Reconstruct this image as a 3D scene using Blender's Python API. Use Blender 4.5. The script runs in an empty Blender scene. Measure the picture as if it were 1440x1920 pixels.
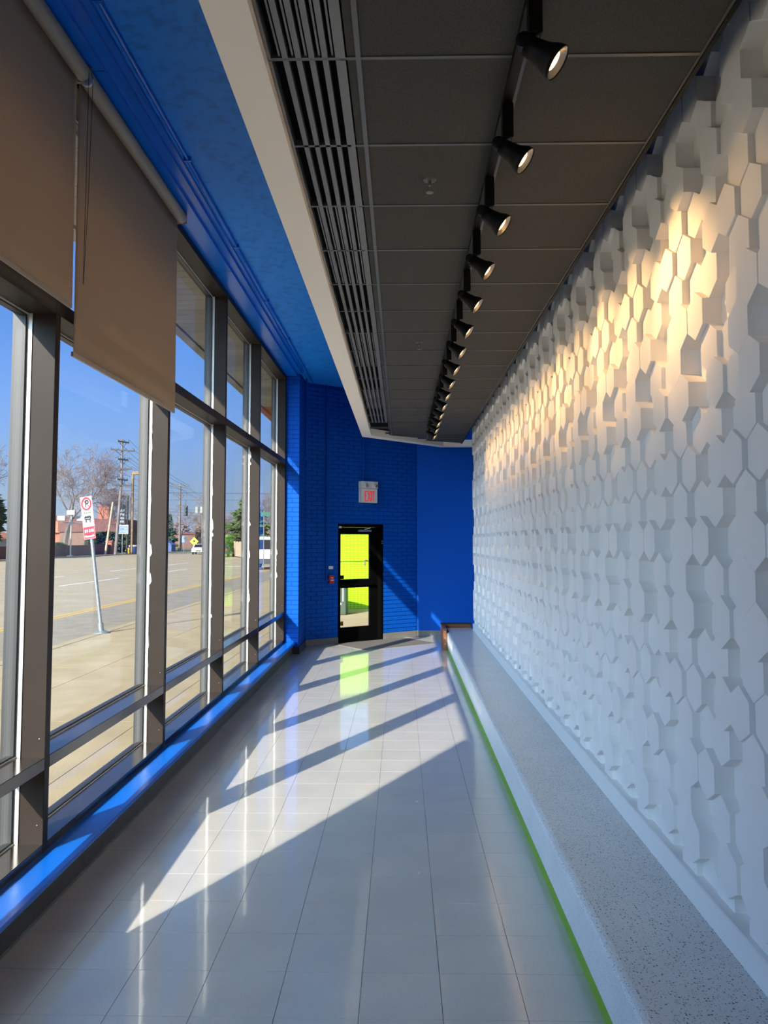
import bpy, math, random
from mathutils import Vector, Matrix

S = bpy.context.scene
COL = S.collection
R = math.radians

# ---------------------------------------------------------------- camera
F_PX, CX, CY, EYE = 1485.0, 720.0, 920.0, 1.715
HZ, VX = 1013.0, 752.0
pitch = math.atan((HZ - CY) / F_PX)
yaw = math.atan((VX - CX) * math.cos(pitch) / F_PX)
cam = bpy.data.cameras.new('camera')
cam.sensor_fit = 'HORIZONTAL'
cam.sensor_width = 36.0
cam.lens = 36.0 * F_PX / 1440.0
cam.shift_x = 0.0
cam.shift_y = -(960.0 - CY) / 1440.0
cam.clip_start = 0.05
cam.clip_end = 2000
cam_o = bpy.data.objects.new('camera', cam)
cam_o.location = (0, 0, EYE)
cam_o.rotation_euler = (math.pi / 2 + pitch, 0, yaw)
COL.objects.link(cam_o)
S.camera = cam_o

# ---------------------------------------------------------------- sky, sun, exposure
SUN_DIR = Vector((0.512, 1.0, -0.5786)).normalized()      # the way the light travels
SUN_EL = math.asin(-SUN_DIR.z)
world = bpy.data.worlds.new('sky')
S.world = world
world.use_nodes = True
wn = world.node_tree.nodes
wn.clear()
sky = wn.new('ShaderNodeTexSky')
sky.sky_type = 'NISHITA'
sky.sun_disc = False
sky.sun_elevation = SUN_EL
sky.sun_rotation = math.atan2(-SUN_DIR.x, -SUN_DIR.y)
sky.air_density = 0.4
sky.dust_density = 5.0
sky.ozone_density = 3.0
bg = wn.new('ShaderNodeBackground')
bg.inputs['Strength'].default_value = 0.242
wo = wn.new('ShaderNodeOutputWorld')
tint = wn.new('ShaderNodeMix')                # winter sky: a little deeper blue than the model gives
tint.data_type = 'RGBA'
tint.blend_type = 'MULTIPLY'
tint.inputs[0].default_value = 1.0
tint.inputs[7].default_value = (0.48, 0.775, 1.06, 1)
world.node_tree.links.new(sky.outputs[0], tint.inputs[6])
# pale haze all around the horizon
wtc = wn.new('ShaderNodeTexCoord')
wsep = wn.new('ShaderNodeSeparateXYZ')
world.node_tree.links.new(wtc.outputs['Generated'], wsep.inputs[0])
wmr = wn.new('ShaderNodeMapRange')
wmr.inputs['From Min'].default_value = 0.0
wmr.inputs['From Max'].default_value = 0.30
wmr.inputs['To Min'].default_value = 1.0
wmr.inputs['To Max'].default_value = 0.0
world.node_tree.links.new(wsep.outputs[2], wmr.inputs[0])
wpw = wn.new('ShaderNodeMath')
wpw.operation = 'POWER'
wpw.inputs[1].default_value = 2.2
world.node_tree.links.new(wmr.outputs[0], wpw.inputs[0])
haze = wn.new('ShaderNodeMix')
haze.data_type = 'RGBA'
haze.inputs[7].default_value = (1.30, 1.70, 2.25, 1)
world.node_tree.links.new(wpw.outputs[0], haze.inputs[0])
world.node_tree.links.new(tint.outputs[2], haze.inputs[6])
world.node_tree.links.new(haze.outputs[2], bg.inputs[0])
world.node_tree.links.new(bg.outputs[0], wo.inputs[0])

sun = bpy.data.lights.new('sun', 'SUN')
sun.energy = 6.1
sun.angle = R(0.53)
sun.color = (1.0, 0.91, 0.76)
sun_o = bpy.data.objects.new('sun', sun)
sun_o.rotation_euler = SUN_DIR.to_track_quat('-Z', 'Y').to_euler()
sun_o.location = (-20, -30, 30)
COL.objects.link(sun_o)

S.view_settings.view_transform = 'Standard'
S.view_settings.look = 'None'
S.view_settings.gamma = 1.0
S.view_settings.use_curve_mapping = False
S.view_settings.exposure = 0.78
S.cycles.max_bounces = 10
S.cycles.diffuse_bounces = 7
S.cycles.glossy_bounces = 5
S.cycles.transmission_bounces = 6
S.cycles.transparent_max_bounces = 24
S.cycles.sample_clamp_indirect = 6.0
S.cycles.use_denoising = True


# ---------------------------------------------------------------- materials
def lin(r, g, b):
    f = lambda c: (c / 255 / 12.92) if c / 255 <= 0.04045 else ((c / 255 + 0.055) / 1.055) ** 2.4
    return (f(r), f(g), f(b), 1)


def mat(name, col, rough=0.6, metal=0.0, spec=0.5, noise=None, bump=None, coat=0.0, emit=None, coat_rough=0.1):
    """noise = (scale, amount, second colour); bump = (scale, strength)"""
    m = bpy.data.materials.new(name)
    m.use_nodes = True
    nt = m.node_tree
    b = nt.nodes['Principled BSDF']
    col = tuple(col) if len(col) == 4 else tuple(col) + (1,)
    b.inputs['Base Color'].default_value = col
    b.inputs['Roughness'].default_value = rough
    b.inputs['Metallic'].default_value = metal
    b.inputs['Specular IOR Level'].default_value = spec
    b.inputs['Coat Weight'].default_value = coat
    b.inputs['Coat Roughness'].default_value = coat_rough
    if noise or bump:
        tc = nt.nodes.new('ShaderNodeTexCoord')
    if noise:
        sc, lo, hi, c2 = noise
        t = nt.nodes.new('ShaderNodeTexNoise')
        t.inputs['Scale'].default_value = sc
        t.inputs['Detail'].default_value = 5
        nt.links.new(tc.outputs['Object'], t.inputs['Vector'])
        r = nt.nodes.new('ShaderNodeValToRGB')
        r.color_ramp.elements[0].position = lo
        r.color_ramp.elements[1].position = hi
        r.color_ramp.elements[0].color = tuple(c2) + ((1,) if len(c2) == 3 else ())
        r.color_ramp.elements[1].color = col
        nt.links.new(t.outputs[0], r.inputs[0])
        nt.links.new(r.outputs[0], b.inputs['Base Color'])
    if bump:
        t = nt.nodes.new('ShaderNodeTexNoise')
        t.inputs['Scale'].default_value = bump[0]
        t.inputs['Detail'].default_value = 4
        nt.links.new(tc.outputs['Object'], t.inputs['Vector'])
        bp = nt.nodes.new('ShaderNodeBump')
        bp.inputs['Strength'].default_value = bump[1]
        bp.inputs['Distance'].default_value = 0.01
        nt.links.new(t.outputs[0], bp.inputs['Height'])
        nt.links.new(bp.outputs[0], b.inputs['Normal'])
    if emit:
        b.inputs['Emission Color'].default_value = tuple(emit[0]) + (1,)
        b.inputs['Emission Strength'].default_value = emit[1]
    return m


def glass_mat(name, tint, ior=1.45, boost=1.0):
    m = bpy.data.materials.new(name)
    m.use_nodes = True
    nt = m.node_tree
    nt.nodes.clear()
    tr = nt.nodes.new('ShaderNodeBsdfTransparent')
    tr.inputs[0].default_value = tint + (1,)
    gl = nt.nodes.new('ShaderNodeBsdfGlossy')
    gl.inputs['Roughness'].default_value = 0.0
    fr = nt.nodes.new('ShaderNodeFresnel')
    ge = nt.nodes.new('ShaderNodeNewGeometry')      # the node inverts the index on back faces: undo that, both faces reflect alike
    mr = nt.nodes.new('ShaderNodeMapRange')
    mr.inputs['To Min'].default_value = ior
    mr.inputs['To Max'].default_value = 1.0 / ior
    nt.links.new(ge.outputs['Backfacing'], mr.inputs['Value'])
    nt.links.new(mr.outputs[0], fr.inputs['IOR'])
    mx = nt.nodes.new('ShaderNodeMixShader')
    out = nt.nodes.new('ShaderNodeOutputMaterial')
    mu = nt.nodes.new('ShaderNodeMath')
    mu.operation = 'MULTIPLY'
    mu.inputs[1].default_value = boost
    nt.links.new(fr.outputs[0], mu.inputs[0])
    nt.links.new(mu.outputs[0], mx.inputs[0])
    nt.links.new(tr.outputs[0], mx.inputs[1])
    nt.links.new(gl.outputs[0], mx.inputs[2])
    nt.links.new(mx.outputs[0], out.inputs[0])
    return m


def speck_mat(name, base, specks, rough, bump=0.0, coat=0.0, coat_rough=0.12, spec=0.5):
    """terrazzo / vinyl chip: voronoi chips of several colours over a mottled base. specks = [(scale, threshold, colour)]"""
    m = bpy.data.materials.new(name)
    m.use_nodes = True
    nt = m.node_tree
    b = nt.nodes['Principled BSDF']
    b.inputs['Roughness'].default_value = rough
    b.inputs['Specular IOR Level'].default_value = spec
    b.inputs['Coat Weight'].default_value = coat
    b.inputs['Coat Roughness'].default_value = coat_rough
    g = nt.nodes.new('ShaderNodeNewGeometry')
    n = nt.nodes.new('ShaderNodeTexNoise')
    n.inputs['Scale'].default_value = 3.0
    n.inputs['Detail'].default_value = 6
    nt.links.new(g.outputs['Position'], n.inputs['Vector'])
    r = nt.nodes.new('ShaderNodeValToRGB')
    r.color_ramp.elements[0].position = 0.3
    r.color_ramp.elements[1].position = 0.75
    r.color_ramp.elements[0].color = tuple(c * 0.88 for c in base) + (1,)
    r.color_ramp.elements[1].color = tuple(base) + (1,)
    nt.links.new(n.outputs[0], r.inputs[0])
    prev = r.outputs[0]
    for i, (sc, th, c) in enumerate(specks):
        v = nt.nodes.new('ShaderNodeTexVoronoi')
        v.inputs['Scale'].default_value = sc
        mp = nt.nodes.new('ShaderNodeVectorMath')
        mp.operation = 'ADD'
        mp.inputs[1].default_value = (i * 3.7, i * 1.3, i * 2.1)
        nt.links.new(g.outputs['Position'], mp.inputs[0])
        nt.links.new(mp.outputs[0], v.inputs['Vector'])
        # only some cells carry a chip: distance small AND random cell value high
        sp = nt.nodes.new('ShaderNodeSeparateColor')
        nt.links.new(v.outputs['Color'], sp.inputs[0])
        k = nt.nodes.new('ShaderNodeMath'); k.operation = 'MULTIPLY'
        nt.links.new(sp.outputs[0], k.inputs[0])
        k.inputs[1].default_value = th
        lt = nt.nodes.new('ShaderNodeMath'); lt.operation = 'LESS_THAN'
        nt.links.new(v.outputs['Distance'], lt.inputs[0])
        nt.links.new(k.outputs[0], lt.inputs[1])
        mx = nt.nodes.new('ShaderNodeMix'); mx.data_type = 'RGBA'
        nt.links.new(lt.outputs[0], mx.inputs[0])
        nt.links.new(prev, mx.inputs[6])
        mx.inputs[7].default_value = tuple(c) + (1,)
        prev = mx.outputs[2]
    nt.links.new(prev, b.inputs['Base Color'])
    if bump:
        t = nt.nodes.new('ShaderNodeTexNoise')
        t.inputs['Scale'].default_value = 1.6
        t.inputs['Detail'].default_value = 2
        nt.links.new(g.outputs['Position'], t.inputs['Vector'])
        bp = nt.nodes.new('ShaderNodeBump')
        bp.inputs['Strength'].default_value = bump
        bp.inputs['Distance'].default_value = 0.02
        nt.links.new(t.outputs[0], bp.inputs['Height'])
        nt.links.new(bp.outputs[0], b.inputs['Normal'])
        nt.links.new(bp.outputs[0], b.inputs['Coat Normal'])
    return m


def blind_mat():
    m = bpy.data.materials.new('blind_fabric')
    m.use_nodes = True
    nt = m.node_tree
    nt.nodes.clear()
    tc = nt.nodes.new('ShaderNodeTexCoord')
    w = nt.nodes.new('ShaderNodeTexNoise')
    w.inputs['Scale'].default_value = 260
    nt.links.new(tc.outputs['Object'], w.inputs['Vector'])
    r = nt.nodes.new('ShaderNodeValToRGB')
    r.color_ramp.elements[0].color = (0.46, 0.325, 0.205, 1)
    r.color_ramp.elements[1].color = (0.55, 0.40, 0.265, 1)
    nt.links.new(w.outputs[0], r.inputs[0])
    d = nt.nodes.new('ShaderNodeBsdfDiffuse')
    t = nt.nodes.new('ShaderNodeBsdfTranslucent')
    nt.links.new(r.outputs[0], d.inputs[0])
    nt.links.new(r.outputs[0], t.inputs[0])
    mx = nt.nodes.new('ShaderNodeMixShader')
    mx.inputs[0].default_value = 0.22
    o = nt.nodes.new('ShaderNodeOutputMaterial')
    nt.links.new(d.outputs[0], mx.inputs[1])
    nt.links.new(t.outputs[0], mx.inputs[2])
    nt.links.new(mx.outputs[0], o.inputs[0])
    return m


M = {}
M['blue'] = mat('blue_paint', (0.0015, 0.078, 0.42), 0.6, spec=0.10, bump=(60, 0.05))
M['blue_joint'] = mat('blue_painted_joint', (0.0012, 0.05, 0.30), 0.7, spec=0.1)
M['blue_gloss'] = mat('blue_gloss_paint', (0.002, 0.15, 0.66), 0.28, spec=0.4)
M['blue_ceiling'] = mat('blue_ceiling_paint', (0.012, 0.27, 0.86), 0.5, spec=0.35, noise=(14, 0.36, 0.5, (0.007, 0.20, 0.70)), bump=(30, 0.15))
M['bronze'] = mat('bronze_anodised_aluminium', (0.034, 0.025, 0.020), 0.45, spec=0.12, noise=(3, 0.3, 0.7, (0.028, 0.020, 0.016)))
M['bronze_polished'] = mat('bronze_rail_polished', (0.034, 0.025, 0.020), 0.16, spec=0.6, noise=(3, 0.3, 0.7, (0.028, 0.020, 0.016)))
M['gasket'] = mat('grey_glazing_stop', (0.62, 0.6, 0.56), 0.4, metal=0.2)
M['dark_stop'] = mat('dark_glazing_stop', (0.03, 0.03, 0.03), 0.5)
M['glass'] = glass_mat('window_glass', (0.985, 0.99, 0.99), boost=0.55)
M['white'] = mat('white_wall_paint', (0.87, 0.855, 0.83), 0.6, spec=0.2)
M['cream'] = mat('cream_fascia_paint', (0.94, 0.86, 0.735), 0.55, spec=0.3)
M['ceil_dark'] = mat('dark_ceiling_tile', (0.085, 0.082, 0.074), 0.85, spec=0.2, noise=(260, 0.42, 0.62, (0.058, 0.057, 0.052)), bump=(200, 0.2))
M['rail_dark'] = mat('dark_ceiling_rail', (0.085, 0.085, 0.082), 0.35, spec=0.5)
M['slot_bar'] = mat('grey_slot_bar', (0.17, 0.168, 0.16), 0.38, metal=0.3)
M['black'] = mat('black_metal', (0.004, 0.004, 0.004), 0.45, spec=0.2)
M['void'] = mat('black_void', (0.004, 0.004, 0.004), 0.9, spec=0.1)
M['chrome'] = mat('brushed_steel', (0.55, 0.54, 0.52), 0.3, metal=0.9)
M['lens'] = mat('glowing_lamp_lens', (0.9, 0.8, 0.6), 0.2, emit=((1.0, 0.66, 0.32), 2.2))
M['lens_off'] = mat('unlit_lamp_lens', (0.45, 0.40, 0.32), 0.15, metal=0.5)
M['floor_tile'] = speck_mat('waxed_vinyl_tile', (0.62, 0.60, 0.555), [(170, 0.33, (0.5, 0.47, 0.42)), (230, 0.3, (0.72, 0.70, 0.66)), (120, 0.16, (0.33, 0.31, 0.29))], 0.34, bump=0.035, coat=0.95, coat_rough=0.06)
M['joint'] = mat('floor_joint', (0.16, 0.15, 0.14), 0.7)
M['rubber'] = mat('dark_rubber_base', (0.055, 0.054, 0.052), 0.5, noise=(20, 0.35, 0.65, (0.04, 0.04, 0.04)))
M['rubber_grey'] = mat('grey_rubber_base', (0.17, 0.165, 0.15), 0.55)
M['terrazzo'] = speck_mat('terrazzo_top', (0.72, 0.70, 0.67), [(90, 0.36, (0.10, 0.10, 0.11)), (150, 0.36, (0.22, 0.20, 0.19)), (120, 0.33, (0.62, 0.60, 0.57))], 0.3, coat=0.2)
M['terrazzo_front'] = speck_mat('terrazzo_front', (0.84, 0.84, 0.83), [(95, 0.36, (0.33, 0.33, 0.36)), (140, 0.34, (0.55, 0.55, 0.57)), (120, 0.36, (0.95, 0.95, 0.95))], 0.4)
M['green'] = mat('lime_green_base', (0.21, 0.42, 0.02), 0.45)
M['wood'] = mat('brown_stained_wood', (0.23, 0.085, 0.03), 0.45, noise=(9, 0.35, 0.65, (0.12, 0.045, 0.018)))
M['wood_dark'] = mat('dark_wood_edge', (0.03, 0.015, 0.01), 0.5)
M['mat_grey'] = mat('grey_walk_off_mat', (0.17, 0.155, 0.14), 0.95, spec=0.1, noise=(90, 0.35, 0.65, (0.12, 0.11, 0.10)))
M['door_black'] = mat('black_door_frame', (0.002, 0.002, 0.002), 0.6, spec=0.06)
M['exit_grey'] = mat('grey_sign_plastic', (0.74, 0.68, 0.60), 0.5)
M['exit_red'] = mat('red_letter', (0.60, 0.02, 0.025), 0.4, emit=((1.0, 0.05, 0.05), 0.25))
M['alarm_red'] = mat('red_alarm_plastic', (0.42, 0.012, 0.012), 0.4)
M['plate_white'] = mat('white_plate', (0.66, 0.66, 0.66), 0.45)
M['brass'] = mat('brass_plate', (0.34, 0.17, 0.03), 0.4, metal=0.6)
M['concrete'] = mat('sidewalk_concrete', (0.40, 0.31, 0.185), 0.9, spec=0.1, noise=(2.2, 0.3, 0.7, (0.33, 0.255, 0.15)), bump=(40, 0.3))
M['asphalt'] = mat('asphalt', (0.37, 0.295, 0.195), 0.92, spec=0.1, noise=(0.9, 0.3, 0.7, (0.30, 0.24, 0.16)), bump=(60, 0.3))
M['asphalt_dark'] = mat('dark_asphalt_patch', (0.30, 0.25, 0.18), 0.92, spec=0.1, noise=(3, 0.3, 0.7, (0.22, 0.185, 0.135)))
M['paint_white'] = mat('white_road_paint', (0.62, 0.60, 0.55), 0.8)
M['paint_yellow'] = mat('yellow_road_paint', (0.55, 0.33, 0.06), 0.8)
M['canopy'] = mat('grey_canopy_boards', (0.33, 0.31, 0.285), 0.85, noise=(1.2, 0.35, 0.65, (0.22, 0.20, 0.18)), bump=(12, 0.3))
M['brick_red'] = mat('red_brick', (0.36, 0.12, 0.065), 0.9, noise=(3, 0.35, 0.65, (0.26, 0.085, 0.05)))
M['brick_dark'] = mat('dark_red_brick', (0.15, 0.062, 0.05), 0.9, noise=(2, 0.35, 0.65, (0.11, 0.045, 0.04)))
M['brick_brown'] = mat('brown_brick', (0.19, 0.105, 0.075), 0.9, noise=(2, 0.35, 0.65, (0.14, 0.08, 0.055)))
M['roof_orange'] = mat('orange_clay_roof', (0.42, 0.14, 0.07), 0.85, noise=(1.5, 0.35, 0.65, (0.30, 0.10, 0.05)))
M['stucco'] = mat('pale_stucco', (0.55, 0.51, 0.45), 0.9)
M['galv'] = mat('galvanised_steel', (0.36, 0.37, 0.36), 0.4, metal=0.6, noise=(20, 0.35, 0.65, (0.27, 0.28, 0.28)))
M['pole_wood'] = mat('weathered_pole_wood', (0.20, 0.165, 0.145), 0.9, noise=(1.5, 0.35, 0.65, (0.15, 0.12, 0.10)))
M['pole_brown'] = mat('brown_lamp_pole', (0.24, 0.16, 0.10), 0.7)
M['dark_pole'] = mat('dark_grey_pole', (0.035, 0.037, 0.042), 0.6)
M['bark'] = mat('bare_bark', (0.175, 0.135, 0.115), 0.95, noise=(2, 0.35, 0.65, (0.13, 0.10, 0.09)))
M['twig'] = mat('winter_twigs', (0.235, 0.165, 0.135), 0.95)
M['needle'] = mat('dark_evergreen_needles', (0.035, 0.062, 0.030), 0.9, spec=0.2, noise=(1.5, 0.35, 0.65, (0.06, 0.085, 0.04)))
M['needle_light'] = mat('olive_evergreen_needles', (0.085, 0.115, 0.035), 0.9, spec=0.2, noise=(1.0, 0.35, 0.65, (0.05, 0.08, 0.03)))
M['grass'] = mat('dry_winter_grass', (0.27, 0.235, 0.13), 0.95, noise=(0.5, 0.35, 0.65, (0.19, 0.185, 0.085)))
M['fence_wood'] = mat('tan_fence_boards', (0.42, 0.32, 0.20), 0.85, noise=(3, 0.35, 0.65, (0.35, 0.26, 0.16)))
M['lime'] = None
M['car_white'] = mat('white_car_paint', (0.72, 0.73, 0.72), 0.25, coat=0.6)
M['car_dark'] = mat('dark_car_paint', (0.02, 0.022, 0.03), 0.25, coat=0.6)
M['car_glass'] = mat('dark_car_glass', (0.012, 0.014, 0.018), 0.08)
M['tyre'] = mat('black_tyre', (0.015, 0.015, 0.015), 0.9)
M['lamp_red'] = mat('red_tail_lamp', (0.4, 0.01, 0.01), 0.3)
M['sign_white'] = mat('white_sign_sheet', (0.46, 0.44, 0.42), 0.45)
M['sign_red'] = mat('red_sign_ink', (0.50, 0.02, 0.035), 0.45)
M['sign_black'] = mat('black_sign_ink', (0.012, 0.012, 0.012), 0.5)
M['sign_olive'] = mat('olive_sign_ink', (0.10, 0.11, 0.05), 0.5)
M['sign_yellow'] = mat('yellow_sign_sheet', (0.78, 0.68, 0.02), 0.5)
M['sign_green'] = mat('green_street_sign', (0.008, 0.10, 0.06), 0.5)
M['board_blue'] = mat('pale_blue_board', (0.20, 0.25, 0.30), 0.5)
M['bin_blue'] = mat('blue_plastic', (0.03, 0.07, 0.24), 0.5)
M['tarp_blue'] = mat('faded_blue_canvas', (0.09, 0.14, 0.30), 0.7)
M['floodlight'] = mat('pale_lamp_casing', (0.30, 0.29, 0.27), 0.5)
M['blind'] = blind_mat()
M['blind_tube'] = mat('taupe_roller_tube', (0.42, 0.33, 0.235), 0.6)
M['hydrant'] = mat('yellow_plastic', (0.55, 0.36, 0.04), 0.5)


def lime_mat():
    """lime paint over stacked blocks seen some 8 m beyond the door"""
    m = mat('lime_block_paint', (0.44, 0.82, 0.004), 0.6)
    nt = m.node_tree
    b = nt.nodes['Principled BSDF']
    tc = nt.nodes.new('ShaderNodeTexCoord')
    br = nt.nodes.new('ShaderNodeTexBrick')
    br.offset = 0.0
    br.inputs['Color1'].default_value = (0.45, 0.84, 0.004, 1)
    br.inputs['Color2'].default_value = (0.40, 0.78, 0.004, 1)
    br.inputs['Mortar'].default_value = (0.22, 0.40, 0.004, 1)
    br.inputs['Scale'].default_value = 1.0
    br.inputs['Mortar Size'].default_value = 0.007
    br.inputs['Brick Width'].default_value = 0.10
    br.inputs['Row Height'].default_value = 0.05
    mp = nt.nodes.new('ShaderNodeMapping')
    mp.inputs['Rotation'].default_value = (math.pi / 2, 0, 0)
    nt.links.new(tc.outputs['Object'], mp.inputs['Vector'])
    nt.links.new(mp.outputs[0], br.inputs['Vector'])
    nt.links.new(br.outputs[0], b.inputs['Base Color'])
    return m


M['lime'] = lime_mat()


# ---------------------------------------------------------------- mesh helpers
class MB:
    def __init__(s):
        s.v, s.f = [], []

    def add(s, vs, fs):
        o = len(s.v)
        s.v += [tuple(p) for p in vs]
        s.f += [tuple(i + o for i in f) for f in fs]
        return s

    def box(s, x0, x1, y0, y1, z0, z1, mtx=None):
        vs = [(x, y, z) for z in (z0, z1) for x, y in ((x0, y0), (x1, y0), (x1, y1), (x0, y1))]
        if mtx is not None:
            vs = [mtx @ Vector(p) for p in vs]
        return s.add(vs, [(3, 2, 1, 0), (4, 5, 6, 7), (0, 1, 5, 4), (1, 2, 6, 5), (2, 3, 7, 6), (3, 0, 4, 7)])

    def bbox(s, x0, x1, y0, y1, z0, z1, b, mtx=None):
        """box whose edges are chamfered by b"""
        vs = []
        for z, k in ((z0, b), (z0 + b, 0), (z1 - b, 0), (z1, b)):
            vs += [(x0 + k + b * (k == 0) * 0, y0 + b, z), (x0 + b, y0 + k, z), (x1 - b, y0 + k, z), (x1 - k, y0 + b, z),
                   (x1 - k, y1 - b, z), (x1 - b, y1 - k, z), (x0 + b, y1 - k, z), (x0 + k, y1 - b, z)]
        if mtx is not None:
            vs = [mtx @ Vector(p) for p in vs]
        fs = [tuple(range(7, -1, -1)), tuple(range(24, 32))]
        for r in range(3):
            for i in range(8):
                j = (i + 1) % 8
                fs.append((r * 8 + i, r * 8 + j, r * 8 + 8 + j, r * 8 + 8 + i))
        return s.add(vs, fs)

    def tube(s, p0, p1, r0, r1=None, n=8, cap=True):
        p0, p1 = Vector(p0), Vector(p1)
        r1 = r0 if r1 is None else r1
        d = (p1 - p0).normalized()
        a = d.orthogonal().normalized()
        b = d.cross(a)
        vs = []
        for p, r in ((p0, r0), (p1, r1)):
            for i in range(n):
                t = 2 * math.pi * i / n
                vs.append(p + a * (r * math.cos(t)) + b * (r * math.sin(t)))
        fs = [(i, (i + 1) % n, n + (i + 1) % n, n + i) for i in range(n)]
        if cap:
            fs += [tuple(range(n - 1, -1, -1)), tuple(range(n, 2 * n))]
        return s.add(vs, fs)

    def path(s, pts, r, n=6):
        for a, b in zip(pts, pts[1:]):
            s.tube(a, b, r, r, n)
        return s

    def lathe(s, org, axis, prof, n=16, cap=(True, True)):
        """prof = [(distance along axis, radius)]"""
        o, d = Vector(org), Vector(axis).normalized()
        a = d.orthogonal().normalized()
        b = d.cross(a)
        vs, k = [], len(prof)
        for t, r in prof:
            for i in range(n):
                th = 2 * math.pi * i / n
                vs.append(o + d * t + a * (r * math.cos(th)) + b * (r * math.sin(th)))
        fs = []
        for q in range(k - 1):
            for i in range(n):
                j = (i + 1) % n
                fs.append((q * n + i, q * n + j, q * n + n + j, q * n + n + i))
        if cap[0]:
            fs.append(tuple(range(n - 1, -1, -1)))
        if cap[1]:
            fs.append(tuple(range((k - 1) * n, k * n)))
        return s.add(vs, fs)

    def prism(s, poly, ext):
        """closed 3-D polygon pushed along the vector ext"""
        e = Vector(ext)
        n = len(poly)
        vs = [Vector(p) for p in poly] + [Vector(p) + e for p in poly]
        fs = [tuple(range(n - 1, -1, -1)), tuple(range(n, 2 * n))]
        fs += [(i, (i + 1) % n, n + (i + 1) % n, n + i) for i in range(n)]
        return s.add(vs, fs)

    def mesh(s, name, smooth=False):
        me = bpy.data.meshes.new(name)
        me.from_pydata(s.v, [], s.f)
        if smooth:
            me.polygons.foreach_set('use_smooth', [True] * len(me.polygons))
        me.update()
        return me


def fix_normals(me):
    import bmesh
    bm = bmesh.new()
    bm.from_mesh(me)
    bmesh.ops.recalc_face_normals(bm, faces=bm.faces)
    bm.to_mesh(me)
    bm.free()


def link(name, me, m, parent=None, loc=None):
    if m is not None and not me.materials:
        me.materials.append(m)
    o = bpy.data.objects.new(name, me)
    COL.objects.link(o)
    if parent is not None:
        o.parent = parent
    if loc is not None:
        o.location = loc
    return o


def world_loc(o):
    p = Vector(o.location)
    while o.parent is not None:
        o = o.parent
        p = p + Vector(o.location)
    return p


def build(name, mb, m, parent=None, smooth=False, local=False, stuff=False, recalc=True):
    """one mesh object; vertices are given in world space and moved into the parent's unless local"""
    if parent is not None and not local:
        q = world_loc(parent)
        mb.v = [(x - q.x, y - q.y, z - q.z) for x, y, z in mb.v]
    me = mb.mesh(name, smooth)
    if recalc:
        fix_normals(me)
    o = link(name, me, m, parent)
    if stuff:
        o['kind'] = 'stuff'
    return o


def rooted(name, mb, m, loc, smooth=False):
    """top-level mesh object whose origin is at loc"""
    loc = Vector(loc)
    mb.v = [(x - loc.x, y - loc.y, z - loc.z) for x, y, z in mb.v]
    me = mb.mesh(name, smooth)
    fix_normals(me)
    return link(name, me, m, None, loc)


def empty(name, loc, rz=0.0):
    o = bpy.data.objects.new(name, None)
    o.empty_display_size = 0.1
    o.location = loc
    o.rotation_euler = (0, 0, rz)
    COL.objects.link(o)
    return o


def tag(o, label, cat, group=None):
    o['label'] = label
    o['category'] = cat
    if group:
        o['group'] = group
    return o


def struct(o, label=None):
    o['kind'] = 'structure'
    if label:
        o['label'] = label
    return o


def copy_tree(o, parent=None):
    c = o.copy()
    COL.objects.link(c)
    if parent is not None:
        c.parent = parent
    for ch in list(o.children):
        copy_tree(ch, c)
    return c


rnd = random.Random(7)

# ================================================================ SETTING
XF, XG, XO = -1.77, -1.93, -1.985          # window frame: room face, glass, outer face
CEIL_Z, TOP_Z = 3.40, 4.32
MY = [1.978, 3.97, 5.945, 7.89, 9.84, 12.013, -12.071, -10.064, -8.057, -6.05, -4.043, -2.036, -0.029, 1.978]
MW = 0.056
A0, A1 = Vector((-1.556, 12.925, 0)), Vector((0.285, 14.361, 0))    # brick wall with the door
WD = (A1 - A0).normalized()
WL = (A1 - A0).length
WN = Vector((WD.y, -WD.x, 0))              # into the room


def wall_pt(s, z, off=0.0):
    """point on the door wall: s along it, off = distance out into the room"""
    return A0 + WD * s + WN * off + Vector((0, 0, z))


# ---- floor: slab with vinyl tiles
fl = struct(build('floor', MB().box(-2.0, 3.2, -12.2, 15.4, -0.12, -0.003), M['joint']), 'waxed pale vinyl tile floor of the corridor')
T = 0.3048
tile_me = MB().box(-T / 2 + 0.0011, T / 2 - 0.0011, -T / 2 + 0.0011, T / 2 - 0.0011, -0.003, 0.0).mesh('floor_tile')
fix_normals(tile_me)
X_OFF = 0.149
rest = MB()
cnt = 0
for j in range(-48, 48):
    y = 2.68 + T * (j - 0.5) - 0.03
    for i in range(-6, 4):
        x = X_OFF + T * (i + 0.5)
        if x < -1.75 or x - T / 2 > 0.77:
            continue
        if y - T / 2 > 14.3:
            continue
        if y > 12.2:                       # clip by the slanted wall
            c = Vector((x, y, 0)) - A0
            if c.dot(WN) < 0.0:
                continue
        if 2.3 < y and cnt < 300:
            link('floor_tile', tile_me, M['floor_tile'], fl, (x, y, 0))
            cnt += 1
        else:
            rest.box(x - T / 2 + 0.0011, x + T / 2 - 0.0011, y - T / 2 + 0.0011, y + T / 2 - 0.0011, -0.003, 0.0)
build('floor_tiles', rest, M['floor_tile'], fl, stuff=True)

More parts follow.
